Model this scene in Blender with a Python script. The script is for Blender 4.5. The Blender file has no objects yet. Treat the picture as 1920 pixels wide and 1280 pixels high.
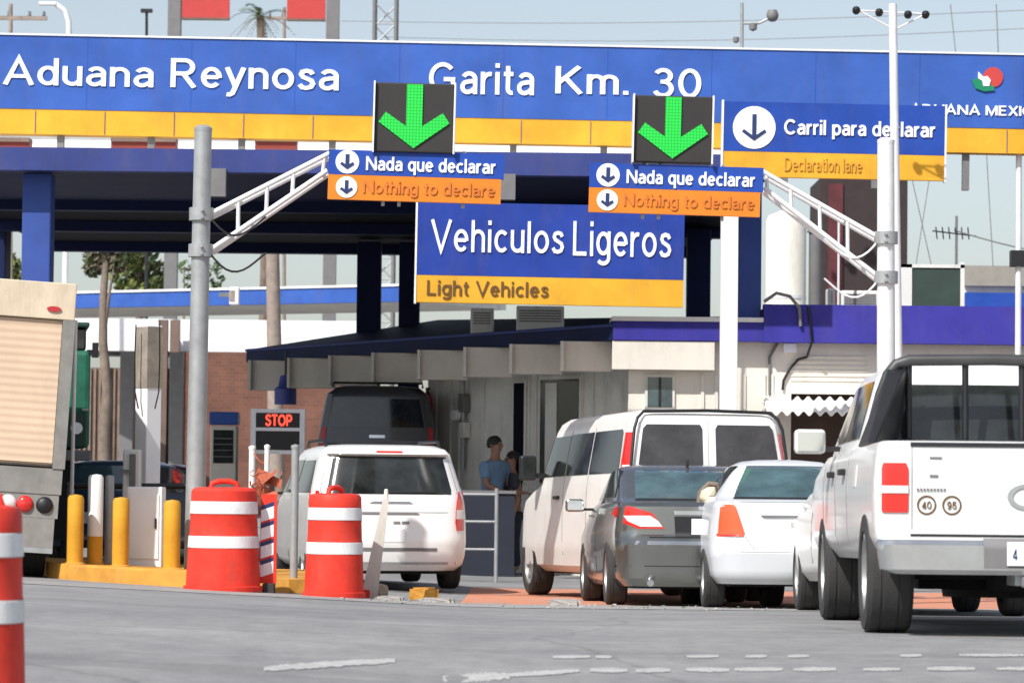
import bpy, bmesh, math, random
from mathutils import Vector, Matrix, Quaternion
R = math.radians
rnd = random.Random(7)
C = bpy.context.scene.collection
SC = bpy.context.scene

# ------------------------------------------------------------------ camera, sky, sun, exposure
F = 6000.0                       # focal length in photo pixels (1920 wide)
CAMZ = 1.12
ROLL, PITCH = R(0.6), math.atan(250 / F)
cam_d = bpy.data.cameras.new('camera')
cam = bpy.data.objects.new('camera', cam_d); C.objects.link(cam)
cam_d.sensor_width = 36.0; cam_d.lens = 36.0 * F / 1920; cam_d.dof.use_dof = True; cam_d.dof.focus_distance = 33.0; cam_d.dof.aperture_fstop = 4.5; cam_d.clip_end = 3000; cam_d.clip_start = 0.1
CAMROT = Matrix.Rotation(R(90) + PITCH, 3, 'X') @ Matrix.Rotation(ROLL, 3, 'Z')
cam.matrix_world = Matrix.Translation((0, 0, CAMZ)) @ CAMROT.to_4x4()
SC.camera = cam
SUN_EL, SUN_AZ = R(47), R(214)   # azimuth clockwise from +Y : behind the camera, to the left
w = bpy.data.worlds.new('World'); SC.world = w; w.use_nodes = True
nt = w.node_tree
sky = nt.nodes.new('ShaderNodeTexSky'); sky.sky_type = 'NISHITA'; sky.sun_disc = False
sky.sun_elevation = SUN_EL; sky.sun_rotation = SUN_AZ; sky.dust_density = 1.6; sky.air_density = 1.0; sky.ozone_density = 1.0
bg = nt.nodes['Background']; bg.inputs[1].default_value = 0.145
hs = nt.nodes.new('ShaderNodeHueSaturation'); hs.inputs['Saturation'].default_value = .62; hs.inputs['Value'].default_value = .82
nt.links.new(sky.outputs[0], hs.inputs['Color']); nt.links.new(hs.outputs[0], bg.inputs[0])
sd = bpy.data.lights.new('sun', 'SUN'); sd.energy = 4.3; sd.angle = R(0.6); sd.color = (1.0, 0.975, 0.945)
sun = bpy.data.objects.new('sun', sd); C.objects.link(sun)
SV = Vector((math.sin(SUN_AZ) * math.cos(SUN_EL), math.cos(SUN_AZ) * math.cos(SUN_EL), math.sin(SUN_EL)))
sun.rotation_euler = SV.to_track_quat('Z', 'Y').to_euler(); sun.location = SV * 60
SC.view_settings.view_transform = 'Standard'; SC.view_settings.look = 'None'
SC.view_settings.exposure = 0.25; SC.view_settings.gamma = 1.0

# ------------------------------------------------------------------ helpers
def P(px, py, d):
    """world point at depth d (world Y) seen at photo pixel px, py"""
    v = CAMROT @ Vector(((px - 960) / F, -(py - 640) / F, -1.0))
    return Vector((0, 0, CAMZ)) + v * (d / v.y)
DR = [(-50, 1.12), (12, 1.27), (15, 1.22), (18, 1.09), (21, 1.03), (26, 1.13), (31, 1.27), (38, 1.44), (48, 1.56), (60, 1.62), (90, 1.64), (2000, 1.64)]
def base_drop(d):
    for i in range(len(DR) - 1):
        a, b = DR[i], DR[i + 1]
        if d <= b[0]:
            def slope(k):
                k0, k1 = max(k - 1, 0), min(k + 1, len(DR) - 1)
                return (DR[k1][1] - DR[k0][1]) / (DR[k1][0] - DR[k0][0])
            h = b[0] - a[0]; t = (d - a[0]) / h
            t2, t3 = t * t, t * t * t
            return (2*t3 - 3*t2 + 1) * a[1] + (t3 - 2*t2 + t) * h * slope(i) + (-2*t3 + 3*t2) * b[1] + (t3 - t2) * h * slope(i + 1)
    return DR[-1][1]
def G(x, y):
    return CAMZ - base_drop(y) - 0.042 * max(-6.0, min(0.0, x + 0.3))
def at(px, d):
    """ground point under photo column px at depth d"""
    p = P(px, 890, d); return Vector((p.x, d, G(p.x, d)))

class MB:
    def __init__(s): s.v = []; s.f = []; s.m = []
    def add(s, vs, fs, mi=0):
        o = len(s.v); s.v += [tuple(v) for v in vs]; s.f += [tuple(i + o for i in f) for f in fs]; s.m += [mi] * len(fs); return s
    def box(s, x0, x1, y0, y1, z0, z1, mi=0, M=None):
        vs = [Vector(p) for p in ((x0,y0,z0),(x1,y0,z0),(x1,y1,z0),(x0,y1,z0),(x0,y0,z1),(x1,y0,z1),(x1,y1,z1),(x0,y1,z1))]
        if M: vs = [M @ v for v in vs]
        return s.add(vs, [(0,3,2,1),(4,5,6,7),(0,1,5,4),(1,2,6,5),(2,3,7,6),(3,0,4,7)], mi)
    def tube(s, a, b, r0, r1=None, n=14, mi=0, cap=True):
        a, b = Vector(a), Vector(b); r1 = r0 if r1 is None else r1
        q = (b - a).to_track_quat('Z', 'Y')
        vs = []
        for p, r in ((a, r0), (b, r1)):
            for i in range(n):
                t = 2 * math.pi * i / n
                vs.append(p + q @ Vector((r * math.cos(t), r * math.sin(t), 0)))
        fs = [(i, (i+1) % n, n + (i+1) % n, n + i) for i in range(n)]
        if cap: fs += [tuple(range(n))[::-1], tuple(range(n, 2*n))]
        return s.add(vs, fs, mi)
    def path(s, pts, r, n=8, mi=0):
        pts = [Vector(p) for p in pts]; vs = []; up = None
        for i, p in enumerate(pts):
            d = (pts[min(i+1, len(pts)-1)] - pts[max(i-1, 0)]).normalized()
            if up is None: up = d.orthogonal().normalized()
            up = (up - d * up.dot(d)).normalized(); sd_ = d.cross(up)
            rr = r[i] if isinstance(r, (list, tuple)) else r
            for k in range(n):
                t = 2*math.pi*k/n; vs.append(p + (up*math.cos(t) + sd_*math.sin(t)) * rr)
        fs = [(i*n+k, i*n+(k+1)%n, (i+1)*n+(k+1)%n, (i+1)*n+k) for i in range(len(pts)-1) for k in range(n)]
        fs += [tuple(range(n))[::-1], tuple(range((len(pts)-1)*n, len(pts)*n))]
        return s.add(vs, fs, mi)
    def lathe(s, prof, n=28, M=None, mi=0, mis=None):
        vs = []
        for r, z in prof:
            for k in range(n):
                t = 2*math.pi*k/n; v = Vector((r*math.cos(t), r*math.sin(t), z)); vs.append(M @ v if M else v)
        o = len(s.v)
        for i in range(len(prof)-1):
            pass
        fs = [(i*n+k, i*n+(k+1)%n, (i+1)*n+(k+1)%n, (i+1)*n+k) for i in range(len(prof)-1) for k in range(n)]
        s.add(vs, fs, mi)
        if mis:
            for i in range(len(prof)-1):
                for k in range(n): s.m[len(s.m) - len(fs) + i*n + k] = mis[i]
        return s
    def prism(s, poly, y0, y1, mi=0, M=None):
        """polygon in XZ extruded along Y"""
        n = len(poly)
        vs = [Vector((x, y0, z)) for x, z in poly] + [Vector((x, y1, z)) for x, z in poly]
        if M: vs = [M @ v for v in vs]
        return s.add(vs, [tuple(range(n)), tuple(range(n, 2*n))[::-1]] + [(i, n+i, n+(i+1)%n, (i+1)%n) for i in range(n)], mi)
    def build(s, name, mats, parent=None, smooth=None, bevel=0):
        me = bpy.data.meshes.new(name); me.from_pydata(s.v, [], s.f); 
        for m in (mats if isinstance(mats, (list, tuple)) else [mats]): me.materials.append(m)
        me.polygons.foreach_set('material_index', s.m)
        bm = bmesh.new(); bm.from_mesh(me); bmesh.ops.recalc_face_normals(bm, faces=bm.faces); bm.to_mesh(me); bm.free()
        if smooth is not None: 
            me.polygons.foreach_set('use_smooth', [True]*len(me.polygons)); me.set_sharp_from_angle(angle=R(smooth))
        o = bpy.data.objects.new(name, me); C.objects.link(o)
        if parent: o.parent = parent
        if bevel:
            b = o.modifiers.new('bevel', 'BEVEL'); b.width = bevel; b.segments = 2; b.limit_method = 'ANGLE'
        return o

def tag(o, label=None, cat=None, group=None, kind=None):
    if label: o['label'] = label
    if cat: o['category'] = cat
    if group: o['group'] = group
    if kind: o['kind'] = kind
    return o
def thing(name, label, cat, loc=(0,0,0), rz=0, group=None):
    o = bpy.data.objects.new(name, None); C.objects.link(o); o.location = loc; o.rotation_euler = (0, 0, rz); o.empty_display_size = .2
    return tag(o, label, cat, group)
def children(o): return [c for c in bpy.data.objects if c.parent == o]
def copy_tree(o, parent=None):
    c = o.copy(); C.objects.link(c)
    if parent: c.parent = parent
    for ch in children(o): copy_tree(ch, c)
    return c
def plane_frame(tl, tr, bl, d, d2=None):
    """frame of an upright panel whose corners are seen at photo pixels: origin bottom-left, X right, Z up, Y away. returns matrix, width, height"""
    a, b, c = P(*tl, d), P(*tr, d2 or d), P(*bl, d)
    X = (b - a); wd = X.length; X.normalize()
    Z = (a - c); Z = Z - X * Z.dot(X); h = Z.length; Z.normalize(); Y = Z.cross(X)
    M = Matrix((X, Y, Z)).transposed().to_4x4(); M.translation = a - Z * h
    return M, wd, h

# ------------------------------------------------------------------ materials
def mat(name, col, rough=0.6, metal=0.0, var=0.12, scale=3.0, bump=0.0, bscale=60, spec=0.5, coat=0.0, emit=None, estr=1.0, dirt=0.0):
    m = bpy.data.materials.new(name); m.use_nodes = True; n = m.node_tree.nodes; L = m.node_tree.links
    b = n['Principled BSDF']; b.inputs['Roughness'].default_value = rough; b.inputs['Metallic'].default_value = metal
    b.inputs['Specular IOR Level'].default_value = spec; b.inputs['Coat Weight'].default_value = coat; b.inputs['Coat Roughness'].default_value = 0.08
    tc = n.new('ShaderNodeTexCoord')
    if var > 0:
        no = n.new('ShaderNodeTexNoise'); no.inputs['Scale'].default_value = scale; no.inputs['Detail'].default_value = 7; no.inputs['Roughness'].default_value = .65
        L.new(tc.outputs['Object'], no.inputs['Vector'])
        mr = n.new('ShaderNodeMapRange'); mr.inputs[1].default_value = .3; mr.inputs[2].default_value = .7
        mr.inputs[3].default_value = 1 - var; mr.inputs[4].default_value = 1 + var
        L.new(no.outputs['Fac'], mr.inputs[0])
        mx = n.new('ShaderNodeMix'); mx.data_type = 'RGBA'; mx.blend_type = 'MULTIPLY'; mx.inputs[0].default_value = 1
        mx.inputs[6].default_value = (*col, 1); L.new(mr.outputs[0], mx.inputs[7])
        out = mx.outputs[2]
        if dirt > 0:
            nz = n.new('ShaderNodeTexNoise'); nz.inputs['Scale'].default_value = scale * 2.3; nz.inputs['Detail'].default_value = 9; nz.inputs['Roughness'].default_value = .75
            mp = n.new('ShaderNodeMapping'); mp.inputs['Scale'].default_value = (1, 1, .25); L.new(tc.outputs['Object'], mp.inputs[0]); L.new(mp.outputs[0], nz.inputs['Vector'])
            cr = n.new('ShaderNodeMapRange'); cr.inputs[1].default_value = .5; cr.inputs[2].default_value = .72; cr.inputs[3].default_value = 0; cr.inputs[4].default_value = dirt
            L.new(nz.outputs['Fac'], cr.inputs[0])
            m2 = n.new('ShaderNodeMix'); m2.data_type = 'RGBA'; L.new(cr.outputs[0], m2.inputs[0]); L.new(out, m2.inputs[6]); m2.inputs[7].default_value = (.16, .12, .08, 1)
            out = m2.outputs[2]
        L.new(out, b.inputs['Base Color'])
        rr = n.new('ShaderNodeMapRange'); rr.inputs[3].default_value = max(.02, rough - .08); rr.inputs[4].default_value = min(1, rough + .08)
        L.new(no.outputs['Fac'], rr.inputs[0]); L.new(rr.outputs[0], b.inputs['Roughness'])
    else:
        b.inputs['Base Color'].default_value = (*col, 1)
    if bump > 0:
        nb = n.new('ShaderNodeTexNoise'); nb.inputs['Scale'].default_value = bscale; nb.inputs['Detail'].default_value = 4
        L.new(tc.outputs['Object'], nb.inputs['Vector'])
        bp = n.new('ShaderNodeBump'); bp.inputs['Strength'].default_value = bump; bp.inputs['Distance'].default_value = .02
        L.new(nb.outputs['Fac'], bp.inputs['Height']); L.new(bp.outputs[0], b.inputs['Normal'])
    if emit:
        b.inputs['Emission Color'].default_value = (*emit, 1); b.inputs['Emission Strength'].default_value = estr
    return m

M = {}
M['sign_blue'] = mat('sign_blue', (0.044, 0.112, 0.4), .45, var=.17, scale=1.2, dirt=.16, spec=.15)
M['sign_blue_deep'] = mat('sign_blue_deep', (0.022, 0.068, 0.34), .45, var=.17, scale=1.5, dirt=.16, spec=.15)
M['sign_yellow'] = mat('sign_yellow', (0.68, 0.36, 0.035), .5, var=.17, scale=1.2, dirt=.16, spec=.15)
M['sign_blue_low'] = mat('sign_blue_low', (.022, .052, .29), .45, var=.17, scale=1.5, dirt=.16, spec=.15)
M['sign_orange'] = mat('sign_orange', (0.68, 0.215, 0.028), .5, var=.08, scale=3, spec=.15)
M['orange_ink'] = mat('orange_ink', (0.58, 0.165, 0.022), .6, var=.1)
M['yellow_ink'] = mat('yellow_ink', (0.6, 0.305, 0.03), .6, var=.1)
M['brown_ink'] = mat('brown_ink', (.12, .055, .012), .6, var=.1)
M['navy_ink'] = mat('navy_ink', (.012, .03, .12), .5, var=.1)
M['white_letter'] = mat('white_letter', (.86, .87, .88), .5, var=.03)
M['white_paint'] = mat('white_paint', (.78, .77, .74), .55, var=.06, scale=2, dirt=.18)
M['white_wall'] = mat('white_wall', (.74, .70, .62), .85, var=.07, scale=1.2, bump=.15, bscale=30, dirt=.22)
M['beige_wall'] = mat('beige_wall', (0.74, 0.69, 0.61), .85, var=.10, scale=1.2, bump=.1, bscale=30, dirt=.15)
M['grey_wall'] = mat('grey_wall', (0.7, 0.68, 0.62), .85, var=.14, scale=1.5, bump=.15, bscale=25, dirt=.3)
M['beam_blue'] = mat('beam_blue', (0.042, 0.06, 0.21), .55, var=.18, scale=1.0, dirt=.2, spec=.15)
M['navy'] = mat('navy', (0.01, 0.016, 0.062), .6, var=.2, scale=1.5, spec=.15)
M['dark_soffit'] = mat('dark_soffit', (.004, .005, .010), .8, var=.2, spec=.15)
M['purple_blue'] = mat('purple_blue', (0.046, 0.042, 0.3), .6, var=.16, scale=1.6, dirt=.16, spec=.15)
M['column_blue'] = mat('column_blue', (0.045, 0.085, 0.3), .55, var=.12, scale=2, dirt=.15, spec=.15)
M['galv'] = mat('galvanised', (0.36, 0.37, 0.37), .5, metal=.35, var=.14, scale=5, dirt=.2)
M['steel_white'] = mat('steel_white', (.76, .76, .76), .45, metal=.1, var=.08, scale=5, dirt=.12)
M['black'] = mat('black_plastic', (.012, .012, .014), .45, var=.15)
M['signal_black'] = mat('signal_black', (.022, .018, .018), .6, var=.2)
def led(m, kx):
    n = m.node_tree.nodes; L = m.node_tree.links; b = n['Principled BSDF']; tc = n.new('ShaderNodeTexCoord')
    fs = []
    for dr in ('X', 'Z'):
        wv = n.new('ShaderNodeTexWave'); wv.wave_type = 'BANDS'; wv.bands_direction = dr; wv.inputs['Scale'].default_value = kx; L.new(tc.outputs['Object'], wv.inputs['Vector']); fs.append(wv.outputs['Fac'])
    mu = n.new('ShaderNodeMath'); mu.operation = 'MULTIPLY'; L.new(fs[0], mu.inputs[0]); L.new(fs[1], mu.inputs[1])
    mr = n.new('ShaderNodeMapRange'); mr.inputs[1].default_value = .05; mr.inputs[2].default_value = .5; mr.inputs[3].default_value = .75; mr.inputs[4].default_value = 1.5; L.new(mu.outputs[0], mr.inputs[0]); L.new(mr.outputs[0], b.inputs['Emission Strength'])
M['arrow_green'] = mat('arrow_green', (.003, .06, .01), .4, var=0, emit=(.010, .64, .055), estr=1.0)
led(M['arrow_green'], 9.0)
M['led_red'] = mat('led_red', (.5, .03, .02), .4, var=0, emit=(1, .06, .03), estr=2.0)
M['barrel_orange'] = mat('barrel_orange', (0.7, 0.05, 0.032), .5, var=.18, scale=4, dirt=.28, spec=.15)
M['tape_white'] = mat('tape_white', (.80, .79, .78), .4, var=.06, scale=8, dirt=.3)
M['bollard_yellow'] = mat('bollard_yellow', (0.6, 0.3, 0.03), .5, var=.12, scale=4, dirt=.2, spec=.15)
M['curb_yellow'] = mat('curb_yellow', (0.56, 0.26, 0.035), .75, var=.25, scale=2.5, bump=.2, dirt=.3)
M['concrete'] = mat('concrete', (.36, .34, .31), .9, var=.15, scale=1.2, bump=.2, bscale=40, dirt=.2)
M['rubber'] = mat('rubber', (.035, .034, .033), .85, var=.25, scale=6, bump=.2, bscale=40)
M['tyre_side'] = M['rubber']
M['rim'] = mat('rim_alloy', (.42, .42, .41), .4, metal=.7, var=.15, scale=6)
M['glass'] = mat('dark_glass', (.020, .023, .022), .06, var=.75, scale=2.2, spec=.7)  # mottled tint paints in the missing reflections of the surroundings
M['glass_teal'] = mat('teal_glass', (.055, .10, .11), .06, var=.5, scale=2.2, spec=1.0)
M['glass_grey'] = mat('grey_glass', (.055, .05, .05), .08, var=.5, scale=2, spec=.6)
M['paint_white'] = mat('paint_white', (.78, .775, .75), .35, var=.03, scale=2, coat=.5)
M['paint_cream'] = mat('paint_cream', (0.74, 0.725, 0.68), .4, var=.05, scale=2, coat=.3, dirt=.16)
M['paint_silver'] = mat('paint_silver', (0.66, 0.68, 0.7), .32, metal=.15, var=.03, scale=2, coat=.5)
M['paint_grey'] = mat('paint_grey', (.27, .28, .268), .26, metal=.92, var=.06, scale=2, coat=.7)
M['paint_navy'] = mat('paint_navy', (.03, .05, .09), .3, var=.05, coat=.5)
M['paint_maroon'] = mat('paint_maroon', (.12, .02, .03), .3, var=.05, coat=.5)
M['paint_charcoal'] = mat('paint_charcoal', (0.045, 0.047, 0.05), .35, var=.08, coat=.5)
M['chrome'] = mat('chrome', (.62, .63, .63), .22, metal=.9, var=.08, scale=4)
M['red_lens'] = mat('red_lens', (.62, .02, .015), .15, var=.06, scale=10, coat=.6)
M['orange_lens'] = mat('orange_lens', (.80, .10, .03), .15, var=.08, scale=10, coat=.6)
M['clear_lens'] = mat('clear_lens', (.72, .66, .64), .15, var=.05, coat=.6)
M['plate'] = mat('plate_white', (.78, .79, .80), .5, var=.03)
M['under'] = mat('underbody', (.010, .010, .010), .9, var=.2)
M['tan_metal'] = mat('tan_metal', (0.64, 0.475, 0.34), .55, var=.08, scale=1.5, dirt=.12, spec=.15)
M['grey_metal'] = mat('grey_metal', (.25, .24, .22), .6, metal=.2, var=.2, scale=4, dirt=.25)
M['mirror_glass'] = mat('mirror_silver', (.85, .86, .87), .08, metal=1.0, var=0)
M['bar_black'] = mat('bar_black', (0.045, 0.045, 0.045), .45, var=.2)
M['brick'] = None
M['wood'] = mat('weathered_wood', (.30, .24, .20), .9, var=.25, scale=5, bump=.3, bscale=20)
M['leaf'] = mat('leaf_green', (.075, .115, .035), .7, var=.5, scale=1.2)
M['leaf_yellow'] = mat('leaf_yellowgreen', (.17, .19, .045), .7, var=.4, scale=1.5)
M['frond'] = mat('dry_frond', (.15, .12, .075), .8, var=.4, scale=2)
M['bark'] = mat('bark', (.20, .155, .12), .95, var=.35, scale=4, bump=.4, bscale=12)
M['red_panel'] = mat('red_panel', (0.5, 0.045, 0.04), .5, var=.08)
M['post_grey'] = mat('post_grey', (.17, .165, .165), .6, var=.12, scale=3)
M['green_tarp'] = mat('green_tarp', (.01, .13, .075), .7, var=.3, scale=4)
M['dark_green'] = mat('dark_green', (.012, .045, .03), .5, var=.3, scale=4)
M['skin'] = mat('skin', (.32, .17, .11), .6, var=.08)
M['hair'] = mat('hair', (.015, .012, .010), .7, var=.2)
M['shirt_blue'] = mat('shirt_blue', (.16, .27, .42), .9, var=.15, scale=8)
M['shirt_dark'] = mat('shirt_dark', (.035, .04, .05), .9, var=.15, scale=8)
M['trousers'] = mat('trousers', (.03, .035, .05), .9, var=.15, scale=8)
M['red_cloth'] = mat('extinguisher_red', (.45, .03, .035), .4, var=.1)
M['brown_slat'] = mat('brown_slat', (.17, .115, .09), .8, var=.25, scale=2)

def brick_mat():
    m = bpy.data.materials.new('brick'); m.use_nodes = True; n = m.node_tree.nodes; L = m.node_tree.links; b = n['Principled BSDF']
    tc = n.new('ShaderNodeTexCoord'); mp = n.new('ShaderNodeMapping'); mp.inputs['Rotation'].default_value = (R(90), 0, 0)
    L.new(tc.outputs['Object'], mp.inputs[0])
    br = n.new('ShaderNodeTexBrick'); br.inputs['Scale'].default_value = 2.2; br.inputs['Color1'].default_value = (.19, .082, .055, 1); br.inputs['Color2'].default_value = (.145, .064, .045, 1)
    br.inputs['Mortar'].default_value = (.18, .11, .08, 1); br.inputs['Mortar Size'].default_value = .012
    L.new(mp.outputs[0], br.inputs['Vector'])
    no = n.new('ShaderNodeTexNoise'); no.inputs['Scale'].default_value = .8; no.inputs['Detail'].default_value = 6; L.new(tc.outputs['Object'], no.inputs['Vector'])
    mr = n.new('ShaderNodeMapRange'); mr.inputs[1].default_value = .3; mr.inputs[2].default_value = .7; mr.inputs[3].default_value = .75; mr.inputs[4].default_value = 1.25; L.new(no.outputs['Fac'], mr.inputs[0])
    mx = n.new('ShaderNodeMix'); mx.data_type = 'RGBA'; mx.blend_type = 'MULTIPLY'; mx.inputs[0].default_value = 1
    L.new(br.outputs['Color'], mx.inputs[6]); L.new(mr.outputs[0], mx.inputs[7]); L.new(mx.outputs[2], b.inputs['Base Color']); b.inputs['Roughness'].default_value = .9
    return m
M['brick'] = brick_mat()

def road_mat(name, c0, c1, paint=None, cover=.5, psc=2.2):
    """aggregate + long wheel-track stains + cracks; optional worn paint layer"""
    m = bpy.data.materials.new(name); m.use_nodes = True; n = m.node_tree.nodes; L = m.node_tree.links; b = n['Principled BSDF']; b.inputs['Roughness'].default_value = .9
    tc = n.new('ShaderNodeTexCoord'); g = tc.outputs['Object']
    def noise(sc, det, rough=.6, st=None):
        x = n.new('ShaderNodeTexNoise'); x.inputs['Scale'].default_value = sc; x.inputs['Detail'].default_value = det; x.inputs['Roughness'].default_value = rough
        if st:
            mp = n.new('ShaderNodeMapping'); mp.inputs['Scale'].default_value = st; L.new(g, mp.inputs[0]); L.new(mp.outputs[0], x.inputs['Vector'])
        else: L.new(g, x.inputs['Vector'])
        return x.outputs['Fac']
    def rng(f, a, b_, c, d):
        r = n.new('ShaderNodeMapRange'); r.inputs[1].default_value = a; r.inputs[2].default_value = b_; r.inputs[3].default_value = c; r.inputs[4].default_value = d; L.new(f, r.inputs[0]); return r.outputs[0]
    def mix(f, a, b_, bt='MIX'):
        x = n.new('ShaderNodeMix'); x.data_type = 'RGBA'; x.blend_type = bt
        for s, v in ((0, f), (6, a), (7, b_)):
            if hasattr(v, 'is_linked') or not isinstance(v, (tuple, float, int)): L.new(v, x.inputs[s])
            else: x.inputs[s].default_value = v
        return x.outputs[2]
    col = mix(rng(noise(.35, 8, .7), .35, .65, 0, 1), (*c0, 1), (*c1, 1))
    col = mix(1.0, col, rng(noise(120, 3, .7), .3, .7, .78, 1.22), 'MULTIPLY')
    col = mix(1.0, col, rng(noise(6, 6, .7), .3, .7, .88, 1.12), 'MULTIPLY')
    col = mix(1.0, col, rng(noise(1.1, 8, .8, (2.2, .8, 1)), .3, .7, .86, 1.14), 'MULTIPLY')
    col = mix(rng(noise(.9, 6, .65, (.12, 1.0, 1)), .52, .72, 0, .45), col, (c0[0]*.5, c0[1]*.5, c0[2]*.5, 1))
    col = mix(rng(noise(1.6, 5, .6, (.3, 1.2, 1)), .58, .75, 0, .4), col, (.42, .40, .37, 1))
    vo = n.new('ShaderNodeTexVoronoi'); vo.feature = 'DISTANCE_TO_EDGE'; vo.inputs['Scale'].default_value = .45
    wv = n.new('ShaderNodeTexNoise'); wv.inputs['Scale'].default_value = 1.2; wv.inputs['Detail'].default_value = 5; L.new(g, wv.inputs['Vector'])
    mv = n.new('ShaderNodeMix'); mv.data_type = 'RGBA'; mv.inputs[0].default_value = .35; L.new(g, mv.inputs[6]); L.new(wv.outputs['Color'], mv.inputs[7]); L.new(mv.outputs[2], vo.inputs['Vector'])
    col = mix(rng(vo.outputs['Distance'], 0.0, .010, .3, 0), col, (.04, .04, .04, 1))
    if paint:
        f = rng(noise(psc, 9, .75), .5 - cover * .4, .5 + .25, 0, 1)
        f2 = n.new('ShaderNodeMath'); f2.operation = 'SUBTRACT'; f2.inputs[0].default_value = 1; L.new(f, f2.inputs[1])
        col = mix(f2.outputs[0], col, (*paint, 1))
    L.new(col, b.inputs['Base Color'])
    bp = n.new('ShaderNodeBump'); bp.inputs['Strength'].default_value = .35; bp.inputs['Distance'].default_value = .01; L.new(noise(90, 4, .6), bp.inputs['Height']); L.new(bp.outputs[0], b.inputs['Normal'])
    return m
M['asphalt'] = road_mat('asphalt', (.19, .19, .195), (.26, .255, .25))
M['lane_orange'] = road_mat('lane_orange', (.24, .235, .23), (.30, .28, .26), (.74, .20, .05), .5)
M['mark_white'] = road_mat('worn_white_paint', (.27, .27, .265), (.31, .305, .30), (.47, .465, .45), .40, 13)

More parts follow.
